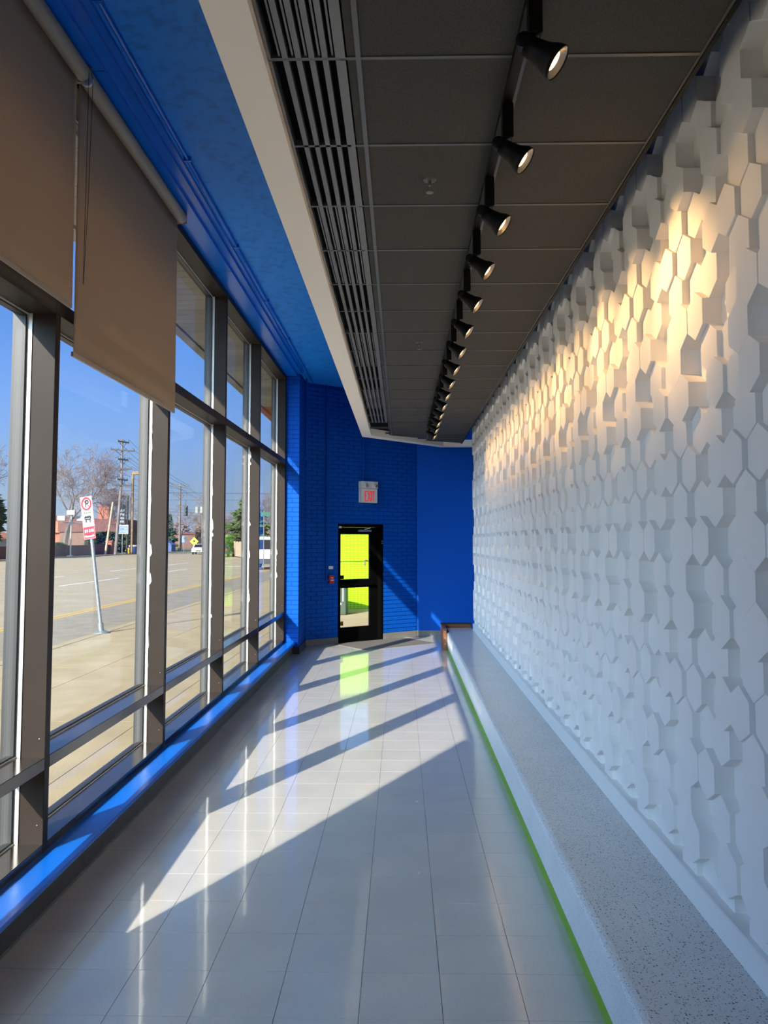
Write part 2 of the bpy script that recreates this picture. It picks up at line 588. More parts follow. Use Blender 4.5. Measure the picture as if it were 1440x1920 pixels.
# ---- right wall: hexagonal relief tiles at four depths (a block of 4 x 6 repeats)
HW, HP, HS, HR = 0.1598, 0.1486, 0.1012, 0.0474        # width, row pitch, upright side, rise of the point
PAT = {-2: (1.157, 1.205, 1.133, 1.130), -3: (1.172, 1.1535, 1.205, 1.130), -4: (1.154, 1.140, 1.205, 1.130),
       -5: (1.205, 1.163, 1.170, 1.147), -6: (1.132, 1.140, 1.205, 1.152), -7: (1.205, 1.160, 1.172, 1.142)}
XW = 1.30
wr = struct(build('wall_right', MB().box(XW - 0.045, XW + 0.2, -12.2, 12.93, 0.28, 4.2), M['white']), 'white relief wall of hexagonal tiles')
hex_rest = MB()
hex_list = []
hex_meshes = {}
for j in range(-11, 13):
    zc = 2.009 + HP * j
    row = PAT[-7 + (j + 7) % 6]
    for i in range(-92, 66):
        ye = 2.726 + HW * i + (HW / 2 if j % 2 else 0)
        yc = ye + HW / 2
        if yc < -11 or yc - HW / 2 > 12.9:
            continue
        d = row[i % 4]
        xf = 1.165 + (d - 1.13) * 1.031
        hex_list.append((yc, zc, round(xf, 4)))
Z_LO, Z_HI, Y_HI = 0.372, 3.75, 12.925


def hex_poly(yc, zc):
    h, r = HS / 2, HR
    pts = [(yc - HW / 2, zc - h), (yc, zc - h - r), (yc + HW / 2, zc - h), (yc + HW / 2, zc + h), (yc, zc + h + r), (yc - HW / 2, zc + h)]
    out = []
    for lim, sgn in ((Z_LO, 1), (Z_HI, -1)):       # clip at the ledge and at the top
        out = []
        for a, b in zip(pts, pts[1:] + pts[:1]):
            ia, ib = (a[1] - lim) * sgn >= 0, (b[1] - lim) * sgn >= 0
            if ia:
                out.append(a)
            if ia != ib:
                t = (lim - a[1]) / (b[1] - a[1])
                out.append((a[0] + (b[0] - a[0]) * t, lim))
        pts = out
        if len(pts) < 3:
            return None
    out = []
    for a, b in zip(pts, pts[1:] + pts[:1]):       # and at the far end
        ia, ib = a[0] <= Y_HI, b[0] <= Y_HI
        if ia:
            out.append(a)
        if ia != ib:
            t = (Y_HI - a[0]) / (b[0] - a[0])
            out.append((Y_HI, a[1] + (b[1] - a[1]) * t))
    return out if len(out) >= 3 else None


def hex_prism(mb, pts, xf, yc=0.0, zc=0.0):
    n = len(pts)
    e = 0.0012
    cy = sum(p[0] for p in pts) / n
    cz = sum(p[1] for p in pts) / n
    vs = []
    for x, k in ((XW - 0.045, 0.0), (xf + e, 0.0), (xf, e)):
        for y, z in pts:
            L = math.hypot(y - cy, z - cz)
            f = 1 - k / L
            vs.append((x, cy + (y - cy) * f - yc, cz + (z - cz) * f - zc))
    fs = [tuple(range(2 * n, 3 * n))]
    for r in range(2):
        fs += [(r * n + q, r * n + (q + 1) % n, (r + 1) * n + (q + 1) % n, (r + 1) * n + q) for q in range(n)]
    mb.add(vs, fs)


def hex_view_size(h):
    yc, zc, xf = h
    if yc < 2.62 or zc > 3.48 or (zc - EYE) * 1485 / yc > 1013 or (EYE - zc) * 1485 / yc > 907:
        return -1.0 / (1 + abs(yc))
    return 1.0 / yc ** 3


hex_list.sort(key=hex_view_size, reverse=True)
n_hex = 0
for yc, zc, xf in hex_list:
    pts = hex_poly(yc, zc)
    if not pts:
        continue
    if n_hex < 300:
        key = (xf, len(pts) == 6 and abs(pts[0][1] - (zc - HS / 2)) < 1e-6 and abs(pts[2][0] - yc - HW / 2) < 1e-6)
        if key[1]:
            if xf not in hex_meshes:
                mb = MB()
                hex_prism(mb, pts, xf, yc, zc)
                hex_meshes[xf] = mb.mesh('hexagon_tile')
                fix_normals(hex_meshes[xf])
            link('hexagon_tile', hex_meshes[xf], M['white'], wr, (0, yc, zc))
        else:
            mb = MB()
            hex_prism(mb, pts, xf)
            build('hexagon_tile', mb, M['white'], wr)
        n_hex += 1
    else:
        hex_prism(hex_rest, pts, xf)
build('hexagon_tiles', hex_rest, M['white'], wr, stuff=True)

# ledge under the relief
struct(build('baseboard_right', MB().prism([(1.155, -12.2, 0.27), (1.157, -12.2, 0.372), (1.163, -12.2, 0.376), (1.40, -12.2, 0.376), (1.40, -12.2, 0.27)], (0, 25.12, 0)), M['white']),
       'white ledge along the foot of the hexagon wall')

# ---- window wall, bay by bay
SILL_Z = 0.175
for k in (1, 2, 3, 4, 5, 13):  # last bay is added beside the viewer, unseen, to let in daylight
    y0, y1 = MY[k - 1] + MW, MY[k]
    w = struct(empty('window_%d' % (k if k < 6 else 6), (XF, y0, SILL_Z)), 'bronze framed storefront bay with three panes over the street')
    # upright at the far side of the bay
    mu = build('mullion', MB().bbox(XO, XF, y1, y1 + MW, SILL_Z - 0.01, 4.25, 0.002), M['bronze'], w)
    if k == 13:
        build('mullion', MB().bbox(XO, XF, MY[12], MY[12] + MW, SILL_Z - 0.01, 4.25, 0.002), M['bronze'], w)
    if True:
        scr = MB()
        for z in (0.31, 0.73):
            scr.tube((XF - 0.03, y1 + 0.0005, z), (XF - 0.03, y1 - 0.002, z), 0.003, n=8)
        build('screw', scr, M['chrome'], mu)
    for nm, za, zb in (('transom', 2.879, 2.954), ('lower_rail', 0.5755, 0.637), ('head_frame', 4.19, 4.25), ('bottom_frame', SILL_Z - 0.01, 0.216)):
        build(nm, MB().bbox(XO, XF, y0, y1, za, zb, 0.002), M['bronze_polished' if nm in ('lower_rail', 'bottom_frame') else 'bronze'], w)
    for za, zb in ((2.954, 4.19), (0.637, 2.879), (0.216, 0.5755)):
        p = build('pane', MB().box(XG - 0.004, XG + 0.004, y0 + 0.004, y1 - 0.004, za + 0.004, zb - 0.004), M['glass'], w)
        st = MB()        # pale bead around the glass on the room side
        a, b = XG + 0.012, XG + 0.039
        st.box(a, b, y1 - 0.006, y1 - 0.0005, za, zb)
        st.box(a, b, y0 + 0.0005, y0 + 0.006, za, zb)
        build('glazing_bead', st, M['gasket'], p)
        st = MB()
        st.box(XO + 0.001, XG + 0.012, y1 - 0.022, y1 - 0.0005, za, zb)
        st.box(XG - 0.02, XG + 0.012, y0 + 0.0005, y0 + 0.012, za, zb)
        st.box(XG - 0.02, XG + 0.012, y0 + 0.01, y1 - 0.02, za, za + 0.014)
        st.box(XG - 0.02, XG + 0.012, y0 + 0.01, y1 - 0.02, zb - 0.014, zb)
        build('glazing_stop', st, M['dark_stop'], p)
        st = MB()
        st.box(XG + 0.012, XG + 0.02, y0 + 0.006, y1 - 0.006, za, za + 0.006)
        st.box(XG + 0.012, XG + 0.02, y0 + 0.006, y1 - 0.006, zb - 0.006, zb)
        build('glazing_line', st, M['gasket'], p)

# worn sealant smeared along the beads of four uprights
    if k in (2, 3, 4, 5):
        r9 = random.Random(90 + k)
        sm = MB()
        z = 0.75
        while z < 2.8:
            h = r9.uniform(0.03, 0.16)
            wd = r9.uniform(0.002, 0.006) + (0.012 if r9.random() < 0.2 else 0)
            sm.prism([(XG + 0.038, y1 - 0.0004, z), (XG + 0.038 + wd, y1 - 0.0004, z + h * 0.3), (XG + 0.038 + wd * 0.6, y1 - 0.0004, z + h * 0.8), (XG + 0.038, y1 - 0.0004, z + h)], (0, -0.0015, 0))
            z += h * r9.uniform(0.8, 2.2)
        build('sealant', sm, M['gasket'], mu, stuff=True)
# sill, base, solid wall before the first bay
struct(build('trim_1', MB().bbox(XF - 0.2, -1.592, -12.2, 12.06, 0.152, SILL_Z, 0.005), M['blue_gloss']), 'glossy blue window sill running under the storefront')
struct(build('baseboard_left', MB().prism([(-1.99, -12.2, 0), (-1.642, -12.2, 0), (-1.648, -12.2, 0.01), (-1.648, -12.2, 0.153), (-1.99, -12.2, 0.153)], (0, 24.26, 0)), M['rubber']),
       'dark rubber base under the blue sill')
struct(build('wall_left', MB().box(-2.03, XF, -12.2, -0.029, 0.0, 4.6), M['blue']), 'blue wall end before the first window bay')
struct(build('trim_2', MB().box(-2.03, XF + 0.01, -12.2, 12.07, 4.25, 4.7), M['blue']), 'blue head wall above the storefront')

# ---- brick pillar beyond the last bay, and the brick wall with the door
BL, BH, JT = 0.2, 0.0600, 0.0105


def brick_mesh():
    mb = MB().bbox(-BL / 2, BL / 2, -0.0035, 0.008, -BH / 2, BH / 2, 0.0015)
    me = mb.mesh('brick')
    fix_normals(me)
    return me


BRICK = brick_mesh()


def brick_face(root, org, d, n, length, z0, z1, holes, limit, maximum):
    """bricks laid over a face: org at the start, d along, n out of the wall"""
    rz = math.atan2(d.y, d.x)
    cells = []
    row = 0
    z = z0 + BH / 2 + JT / 2
    while z + BH / 2 < z1:
        s = BL / 2 + JT / 2 - (0.105 if row % 2 else 0)
        while s - BL / 2 < length:
            a, b = max(s - BL / 2, 0.0), min(s + BL / 2, length)
            for h0, h1, hz0, hz1 in holes:
                if z + BH / 2 > hz0 and z - BH / 2 < hz1 and b > h0 and a < h1:
                    if a < h0 - 0.02:
                        b = h0 - 0.002
                    elif b > h1 + 0.02:
                        a = h1 + 0.002
                    else:
                        a = b
            if b - a > 0.025:
                cells.append((a, b, z))
            s += BL + JT
        z += BH + JT
        row += 1
    cells.sort(key=lambda c: abs(c[2] - 1.4) + 0.0 * c[0])
    stuff = MB()
    for i, (a, b, z) in enumerate(cells):
        c = org + d * ((a + b) / 2) + Vector((0, 0, z))
        if i < limit:
            o = link('brick', BRICK, M['blue'], root, c - world_loc(root))
            o.rotation_euler = (0, 0, rz)
            o.scale = ((b - a) / BL, 1, 1)
        else:
            m4 = Matrix.Translation(c) @ Matrix.Rotation(rz, 4, 'Z')
            stuff.bbox(-(b - a) / 2, (b - a) / 2, -0.0035, 0.008, -BH / 2, BH / 2, 0.0015, m4)
    if stuff.v:
        build('bricks', stuff, M['blue'], root, stuff=True)


PY = 12.07
pil = struct(build('pillar', MB().box(-1.985, -1.563, PY + 0.008, 13.4, 0, 4.6), M['blue_joint']), 'blue painted brick pillar beyond the last window')
brick_face(pil, Vector((-1.77, PY + 0.008, 0)), Vector((1, 0, 0)), Vector((0, -1, 0)), 0.212, 0.10, 4.31, [], 80, 300)
brick_face(pil, Vector((-1.563, PY, 0)), Vector((0, 1, 0)), Vector((1, 0, 0)), 0.86, 0.10, 4.31, [], 200, 300)
struct(build('baseboard_pillar', MB().box(-1.77, -1.548, PY - 0.012, PY + 0.006, 0, 0.1).box(-1.557, -1.540, PY - 0.012, 12.91, 0, 0.1), M['rubber']), 'dark rubber base around the pillar')

D0, D1, DZ = 0.636, 1.571, 1.99            # door opening along the wall
wf = empty('wall_far', A0)
struct(wf, 'blue painted brick wall with the exit door')
core = MB()
for a, b, z0, z1 in ((-0.3, D0, 0, 4.6), (D1, WL + 0.25, 0, 4.6), (D0, D1, DZ, 4.6)):
    poly = [wall_pt(a, z0, -0.008), wall_pt(b, z0, -0.008), wall_pt(b, z0, -0.22), wall_pt(a, z0, -0.22)]
    core.prism(poly, (0, 0, z1 - z0))
build('wall_core', core, M['blue_joint'], wf)
brick_face(wf, A0 - WN * 0.004, WD, WN, WL - 0.005, 0.1, 4.31, [(D0, D1, -1, DZ)], 300, 300)
base = MB()
for a, b in ((0.0, D0 - 0.005), (D1 + 0.005, WL)):
    base.prism([wall_pt(a, 0, 0.014), wall_pt(b, 0, 0.014), wall_pt(b, 0, -0.003), wall_pt(a, 0, -0.003)], (0, 0, 0.1))
struct(build('baseboard_far', base, M['rubber_grey']), 'grey rubber base along the brick wall')
struct(build('wall_back', MB().box(0.287, 3.2, 14.361, 14.5, 0, 4.6), M['blue']), 'smooth blue wall at the end of the corridor')
struct(build('baseboard_back', MB().box(0.285, 3.2, 14.345, 14.362, 0, 0.1), M['rubber_grey']), 'grey rubber base along the smooth end wall')
struct(build('wall_side', MB().box(2.6, 2.75, 12.5, 14.4, 0, 4.6), M['blue']), 'blue side wall behind the hexagon wall end')
struct(build('wall_rear', MB().box(-2.2, 3.2, -12.35, -12.2, 0, 4.6), M['white']), 'white wall behind the viewer')

# ---- high blue ceiling with its stepped bulkhead
ce = struct(build('ceiling', MB().box(-2.03, 3.2, -12.35, 15.4, TOP_Z, TOP_Z + 0.2), M['blue_ceiling']), 'blue painted concrete ceiling strip')
st = MB().box(XF + 0.01, -1.60, -12.2, PY, 4.25, TOP_Z)
st.box(-1.60, -1.53, -12.2, PY, 4.275, TOP_Z)
st.box(-1.53, -1.49, -12.2, PY, 4.298, TOP_Z)
t3 = struct(build('trim_3', st, M['blue_gloss']), 'stepped blue bulkhead over the windows')
sm = MB()
for y in (4.1, 7.3, 10.4):
    sm.box(XF + 0.02, -1.601, y, y + 0.004, 4.2485, 4.2502)
build('seam', sm, M['dark_stop'], t3)

# ---- dropped dark ceiling: fascia, grid, tiles, slot diffusers
FZ = 3.35
fo = [(-0.612, -12.2), (-0.612, 12.45), (0.70, 13.9), (2.6, 13.92)]        # outer line of the fascia
fi = [(-0.465, -12.2), (-0.465, 12.30), (0.735, 13.70), (2.6, 13.75)]
fa = MB()
for a in range(3):
    o0, o1, i0, i1 = fo[a], fo[a + 1], fi[a], fi[a + 1]
    fa.prism([o0 + (FZ,), o1 + (FZ,), i1 + (FZ,), i0 + (FZ,)], (0, 0, 0.11))
struct(build('trim_4', fa, M['cream']), 'cream fascia edging the dark dropped ceiling')
bk = MB()
for a in range(3):
    o0, o1, i0, i1 = fo[a], fo[a + 1], fi[a], fi[a + 1]
    bk.prism([o0 + (FZ + 0.11,), o1 + (FZ + 0.11,), i1 + (FZ + 0.11,), i0 + (FZ + 0.11,)], (0, 0, TOP_Z - FZ - 0.11))
struct(build('trim_5', bk, M['blue']), 'blue bulkhead above the cream fascia')
cd = struct(build('ceiling.001', MB().prism([(-0.5, -12.2, 3.46), (-0.5, 12.4, 3.46), (0.72, 13.75, 3.46), (1.05, 13.75, 3.46), (1.05, -12.2, 3.46)], (0, 0, 0.05)), M['void']),
            'dark dropped ceiling of square tiles')
RY = [2.664 + 0.612 * q for q in range(-24, 19)]
XR = [-0.147, 0.432, 1.045]


def end_y(x):
    return min(13.7, 12.30 + (x + 0.465) * 1.166)


for q in range(len(RY) - 1):
    for a in range(2):
        x0, x1 = XR[a] + 0.008, XR[a + 1] - 0.008
        ya, yb = RY[q] + 0.008, min(RY[q + 1] - 0.008, end_y(x0))
        if ya > end_y(x0) - 0.05:
            continue
        yb2 = min(RY[q + 1] - 0.008, end_y(x1))
        mb = MB().prism([(x0, ya, 3.398), (x1, ya, 3.398), (x1, yb2, 3.398), (x0, yb, 3.398)], (0, 0, 0.012))
        build('ceiling_tile', mb, M['ceil_dark'], cd)
    ya, yb = RY[q] + 0.008, min(RY[q + 1] - 0.008, end_y(-0.19))
    if ya < end_y(-0.19) - 0.05:
        build('ceiling_tile', MB().box(-0.186, -0.155, ya, yb, 3.398, 3.41), M['ceil_dark'], cd)
for y in RY:
    if y < 12.2:
        build('cross_rail', MB().box(-0.465, 1.047, y - 0.008, y + 0.008, 3.394, 3.42), M['rail_dark'], cd)
    elif y < 13.6:
        build('cross_rail', MB().box(-0.465 + (y - 12.2) / 1.166, 1.047, y - 0.008, y + 0.008, 3.394, 3.42), M['rail_dark'], cd)
for x in (-0.147, 0.432, 1.045):
    build('long_rail', MB().box(x - 0.009, x + 0.009, -12.2, end_y(x), 3.393, 3.425), M['rail_dark'], cd)
build('wall_angle', MB().box(1.045, 1.06, -12.2, 13.7, 3.385, 3.47), M['black'], cd)
for q in range(-4, 8):                      # slot diffusers, four feet each
    y0, y1 = 2.664 + 1.224 * (q - 1), 2.664 + 1.224 * q
    if y1 > 12.4:
        y1 = 12.2
    if y0 > 11.9:
        continue
    d = empty('slot_diffuser', ((-0.463 - 0.196) / 2, (y0 + y1) / 2, 3.40))
    d.parent = None
    n = q + 5
    tag(d, 'dark slot diffuser with grey bars, %s along the fascia' % (['fifth behind the viewer', 'fourth behind the viewer', 'third behind the viewer', 'second behind the viewer', 'first behind the viewer'] + ['nearest', 'second', 'third', 'fourth', 'fifth', 'sixth', 'seventh', 'eighth', 'ninth', 'farthest', 'last'])[q + 5], 'vent',
        'linear slot diffusers beside the fascia')
    build('frame', MB().box(-0.210, -0.192, y0 + 0.006, y1 - 0.006, 3.392, 3.45).box(-0.463, -0.452, y0 + 0.006, y1 - 0.006, 3.392, 3.45), M['slot_bar'], d)
    for b in range(5):
        x = -0.452 + 0.2415 * (b + 0.55) / 5.2
        build('slot_bar', MB().box(x + 0.014, x + 0.034, y0 + 0.006, y1 - 0.006, 3.394, 3.43), M['slot_bar'], d)
    if q % 2 == 0:                          # deflector blades showing inside every other length
        for b in range(5):
            x = -0.452 + 0.2415 * (b + 0.55) / 5.2
            build('deflector_blade', MB().box(x + 0.0005, x + 0.0075, y0 + 0.01, y1 - 0.01, 3.400, 3.44), M['slot_bar'], d)
    build('plenum', MB().box(-0.452, -0.21, y0 + 0.006, y1 - 0.006, 3.445, 3.458), M['void'], d)
    build('end_clip', MB().box(-0.452, -0.21, (y0 + y1) / 2 - 0.003, (y0 + y1) / 2 + 0.003, 3.402, 3.42), M['slot_bar'], d)

# ================================================================ INSIDE THINGS
# ---- terrazzo bench along the right wall, two top slabs
bench = empty('terrazzo_bench', (0.94, 5.0, 0.0))
tag(bench, 'long low terrazzo bench with a green base running along the hexagon wall', 'bench')
build('green_base', MB().box(0.724, 0.78, -4.0, 13.2, 0.0, 0.072), M['green'], bench)
build('core', MB().box(0.775, 1.155, -4.0, 13.2, 0.0, 0.25), M['terrazzo_front'], bench)
bf = MB().prism([(0.72, -4.0, 0.07), (0.72, -4.0, 0.252), (0.726, -4.0, 0.266), (0.738, -4.0, 0.272), (0.775, -4.0, 0.272), (0.775, -4.0, 0.07)], (0, 16.55, 0))
build('front_edge', bf, M['terrazzo_front'], bench)
for y0, y1 in ((-4.0, 0.62), (0.624, 4.716), (4.720, 8.816), (8.820, 13.2)):
    build('top_slab', MB().box(0.752, 1.156, y0, y1, 0.25, 0.2745), M['terrazzo'], bench)

wp = empty('wooden_end_panel', (0.70, 12.9, 0))
tag(wp, 'brown wooden panel boxing in the far end of the terrazzo bench', 'panel')
build('board', MB().bbox(0.655, 0.716, 12.5, 13.28, 0, 0.335, 0.006), M['wood'], wp)
build('end_board', MB().bbox(0.718, 1.16, 13.21, 13.28, 0, 0.335, 0.006), M['wood'], wp)
build('cap', MB().box(0.65, 1.165, 13.2, 13.29, 0.3355, 0.35), M['wood_dark'], wp)
for z in (0.10, 0.19, 0.29):
    build('bolt', MB().tube((0.685, 12.5, z), (0.685, 12.491, z), 0.009, n=10), M['chrome'], wp)

# ---- walk-off mat in front of the door
mt = [(-0.78, 12.42), (0.46, 13.62), (-0.16, 13.84), (-0.92, 13.25), (-1.0, 13.18)]
mm = [wall_pt(0.52, 0, 0.05), wall_pt(1.95, 0, 0.05), wall_pt(1.95, 0, 0.95), wall_pt(0.52, 0, 0.95)]
mo = rooted('floor_mat', MB().prism([p + Vector((0, 0, 0.0005)) for p in mm], (0, 0, 0.007)), M['mat_grey'], wall_pt(1.1, 0, 0.5))
tag(mo, 'flat grey walk-off mat on the floor before the exit door', 'mat')


# ---- exit door
def wbox(mb, s0, s1, z0, z1, o0, o1, bev=0.0):
    poly = [wall_pt(s0, z0, o0), wall_pt(s1, z0, o0), wall_pt(s1, z0, o1), wall_pt(s0, z0, o1)]
    return mb.prism(poly, (0, 0, z1 - z0))


dr = struct(empty('door_1', wall_pt((D0 + D1) / 2, 0, -0.1)), 'black framed glass exit door with two panes')
fr = MB()
wbox(fr, D0, D0 + 0.045, 0, DZ, -0.2, 0.004)
wbox(fr, D1 - 0.045, D1, 0, DZ, -0.2, 0.004)
wbox(fr, D0 + 0.045, D1 - 0.045, DZ - 0.05, DZ, -0.2, 0.004)
wbox(fr, D0 + 0.045, D1 - 0.045, 0, 0.012, -0.2, 0.0)
build('door_frame', fr, M['door_black'], dr)
RE = -0.10                                   # face of the leaf
G0, G1 = 0.745, 1.365
lf = MB()
wbox(lf, D0 + 0.048, G0, 0.015, DZ - 0.053, RE - 0.045, RE)
wbox(lf, G1, D1 - 0.048, 0.015, DZ - 0.053, RE - 0.045, RE)
wbox(lf, G0, G1, 1.815, DZ - 0.053, RE - 0.045, RE)
wbox(lf, G0, G1, 0.905, 1.05, RE - 0.045, RE)
wbox(lf, G0, G1, 0.015, 0.24, RE - 0.045, RE)
leaf = build('door_leaf', lf, M['door_black'], dr)
for z0, z1 in ((0.24, 0.905), (1.05, 1.815)):
    build('pane', wbox(MB(), G0, G1, z0, z1, RE - 0.026, RE - 0.018), M['glass'], dr)
bar = MB()
wbox(bar, G0 - 0.03, G1 + 0.05, 0.945, 0.975, RE + 0.03, RE + 0.055)
wbox(bar, G0 - 0.03, G0, 0.94, 0.98, RE, RE + 0.055)
wbox(bar, G1 + 0.02, G1 + 0.05, 0.94, 0.98, RE, RE + 0.055)
build('push_bar', bar, M['door_black'], dr)
cl = MB()
wbox(cl, 1.10, 1.36, 1.86, 1.895, RE, RE + 0.05)
build('closer_body', cl, M['chrome'], dr)
ca = MB().path([wall_pt(1.22, 1.90, RE + 0.03), wall_pt(1.28, 1.925, RE + 0.12), wall_pt(1.36, 1.935, RE + 0.02)], 0.006)
build('closer_arm', ca, M['chrome'], dr)
build('lock_plate', wbox(MB(), G0 - 0.005, G0 + 0.07, 1.055, 1.12, RE - 0.016, RE + 0.004), M['black'], dr)
build('kick_plate', wbox(MB(), G0 - 0.005, G0 + 0.06, 0.275, 0.345, RE - 0.016, RE + 0.004), M['brass'], dr)
hd = MB().path([wall_pt(1.33, 1.36, RE - 0.03), wall_pt(1.32, 1.36, RE - 0.09), wall_pt(1.315, 1.27, RE - 0.09)], 0.012)
build('door_handle', hd, M['chrome'], dr)
build('name_plate', wbox(MB(), D0 + 0.01, D0 + 0.06, 1.92, 1.95, 0.004, 0.008), M['plate_white'], dr)
lt = MB()
wbox(lt, D1 - 0.035, D1 - 0.012, 1.655, 1.672, 0.004, 0.012)
wbox(lt, D1 - 0.035, D1 - 0.012, 1.690, 1.707, 0.004, 0.012)
build('latch_plate', lt, M['chrome'], dr)

# ---- exit sign
ex = empty('exit_sign', wall_pt(1.21, 2.36, 0))
tag(ex, 'grey exit sign with red letters and two emergency lamps above the door', 'sign')
build('housing', wbox(MB(), 1.045, 1.385, 2.36, 2.60, 0.006, 0.085), M['exit_grey'], ex)
build('lamp_box', wbox(MB(), 1.043, 1.388, 2.606, 2.725, 0.006, 0.10), M['exit_grey'], ex)
for s in (1.125, 1.325):
    h = build('lamp_head', MB().lathe(wall_pt(s, 2.668, 0.095), WN - Vector((0, 0, 0.5)), [(0, 0.012), (0.012, 0.034), (0.045, 0.038)], 16), M['plate_white'], ex, smooth=False)
    build('lamp_lens', MB().lathe(wall_pt(s, 2.668, 0.095) + (WN - Vector((0, 0, 0.5))).normalized() * 0.0452, WN - Vector((0, 0, 0.5)), [(0, 0.033), (0.006, 0.02)], 16), M['chrome'], h)
LZ, LH, LO = 2.385, 0.175, 0.0852


def letter(strokes, s0, w):
    mb = MB()
    for (a, b, c, d, t) in strokes:          # from (a,b) to (c,d) in the letter's unit box, thickness t
        p, q = Vector((s0 + a * w, LZ + b * LH, 0)), Vector((s0 + c * w, LZ + d * LH, 0))
        dd = (q - p).normalized() * (t / 2)
        nn = Vector((-dd.y, dd.x, 0))
        poly = [p - dd * 0 - nn, q - nn, q + nn, p + nn]
        mb.prism([wall_pt(v.x, v.y, LO) for v in poly], WN * 0.003)
    return mb


TH = 0.017
build('letter', letter([(0.15, 0, 0.15, 1, TH), (0, 0.955, 1, 0.955, TH), (0, 0.5, 0.85, 0.5, TH), (0, 0.045, 1, 0.045, TH)], 1.118, 0.048), M['exit_red'], ex)
build('letter', letter([(0.1, 0, 0.9, 1, TH), (0.1, 1, 0.9, 0, TH)], 1.176, 0.062), M['exit_red'], ex)
build('letter', letter([(0.5, 0, 0.5, 1, TH)], 1.242, 0.024), M['exit_red'], ex)
build('letter', letter([(0.5, 0, 0.5, 1, TH), (0, 0.955, 1, 0.955, TH)], 1.270, 0.056), M['exit_red'], ex)

# ---- fire alarm and plate
al = empty('fire_alarm', wall_pt(0.478, 1.0, 0))
tag(al, 'red fire alarm pull box on the blue brick wall left of the door', 'alarm')
build('body', wbox(MB(), 0.435, 0.525, 1.0, 1.13, 0.006, 0.05), M['alarm_red'], al)
build('pull_handle', wbox(MB(), 0.455, 0.51, 1.045, 1.062, 0.05, 0.062).add([], []), M['plate_white'], al)
build('label_plate', wbox(MB(), 0.462, 0.505, 1.085, 1.098, 0.05, 0.052), M['plate_white'], al)
sw = rooted('switch_plate', wbox(MB(), 0.44, 0.525, 1.235, 1.285, 0.006, 0.014), M['plate_white'], wall_pt(0.48, 1.26, 0.006))
tag(sw, 'small white switch plate on the blue brick wall above the red alarm', 'switch')

# ---- painted conduits
c = rooted('conduit', MB().path([wall_pt(0.385, 4.32, 0.028), wall_pt(0.385, 1.06, 0.028), wall_pt(0.44, 1.06, 0.028)], 0.0125, 8), M['blue'], wall_pt(0.385, 2.6, 0.028))
tag(c, 'blue painted conduit dropping from the ceiling to the red fire alarm', 'pipe')
c = rooted('conduit', MB().path([wall_pt(1.13, 4.32, 0.026), wall_pt(1.13, 2.725, 0.026)], 0.011, 8), M['blue'], wall_pt(1.13, 3.4, 0.026))
tag(c, 'blue painted conduit dropping to the top of the exit sign', 'pipe')
c = rooted('conduit', MB().path([(-1.525, 12.66, 4.32), (-1.525, 12.66, 3.06)], 0.013, 8).box(-1.552, -1.50, 12.635, 12.685, 3.0, 3.07), M['blue'], (-1.525, 12.66, 3.5))
tag(c, 'short blue conduit ending in a box high on the side of the brick pillar', 'pipe')
c = empty('conduit', (-1.45, 6.0, TOP_Z))
tag(c, 'long blue conduit clipped along the blue ceiling over the windows', 'pipe')
build('pipe', MB().tube((-1.45, -4.0, TOP_Z - 0.016), (-1.45, 12.9, TOP_Z - 0.016), 0.013, n=8), M['blue_gloss'], c)
for y in (3.6, 5.2, 6.8, 8.4, 10.0, 11.6):
    build('clip', MB().box(-1.475, -1.425, y, y + 0.02, TOP_Z - 0.032, TOP_Z), M['blue_gloss'], c)


# ---- roller blinds
def blind(y0, y1, zb, label, back=False):
    b = empty('roller_blind', (-1.70, (y0 + y1) / 2, 4.2))
    tag(b, label, 'blind', 'roller blinds at the window heads')
    build('roller_tube', MB().tube((-1.695, y0, 4.205), (-1.695, y1, 4.205), 0.043, n=20), M['blind_tube'], b, smooth=False)
    cl = MB()
    nu, nv = 44, 12
    vs, fs = [], []
    for i in range(nu + 1):
        y = y0 + 0.006 + (y1 - y0 - 0.012) * i / nu
        for j in range(nv + 1):
            t = j / nv
            z = 4.20 + (zb - 4.20) * t
            x = -1.728 + t * (0.008 * math.sin(y * 2.3) + 0.004 * math.sin(y * 11 + 1))
            vs.append((x, y, z))
    for i in range(nu):
        for j in range(nv):
            a = i * (nv + 1) + j
            fs.append((a, a + 1, a + nv + 2, a + nv + 1))
    cl.add(vs, fs)
    cloth = build('blind_cloth', cl, M['blind'], b, smooth=True)
    sol = cloth.modifiers.new('thickness', 'SOLIDIFY')
    sol.thickness = 0.0012
    build('hem_bar', MB().box(-1.735, -1.722, y0 + 0.006, y1 - 0.006, zb - 0.018, zb + 0.006), M['blind_tube'], b)
    for y in (y0 - 0.006, y1 + 0.002):
        build('bracket', MB().box(-1.74, -1.655, y, y + 0.004, 4.16, 4.249), M['blind_tube'], b)
    return b


b1 = blind(1.99, 4.052, 2.945, 'taupe roller blind lowered to the transom, the nearer and higher of the two')
b2 = blind(4.072, 5.955, 2.70, 'taupe roller blind lowered below the transom, second from the viewer')
cord = MB().path([(-1.652, 4.02, 4.19), (-1.655, 4.025, 3.6), (-1.66, 4.03, 3.05)], 0.0016, 5)
cord.path([(-1.645, 4.06, 4.19), (-1.652, 4.05, 3.5), (-1.66, 4.032, 3.05)], 0.0016, 5)
build('pull_cord', cord, M['dark_stop'], b2)
build('chain_guide', MB().lathe((-1.675, 4.049, 4.17), (0, 1, 0), [(0, 0.02), (0.004, 0.032), (0.02, 0.032), (0.024, 0.02)], 14), M['plate_white'], b2)

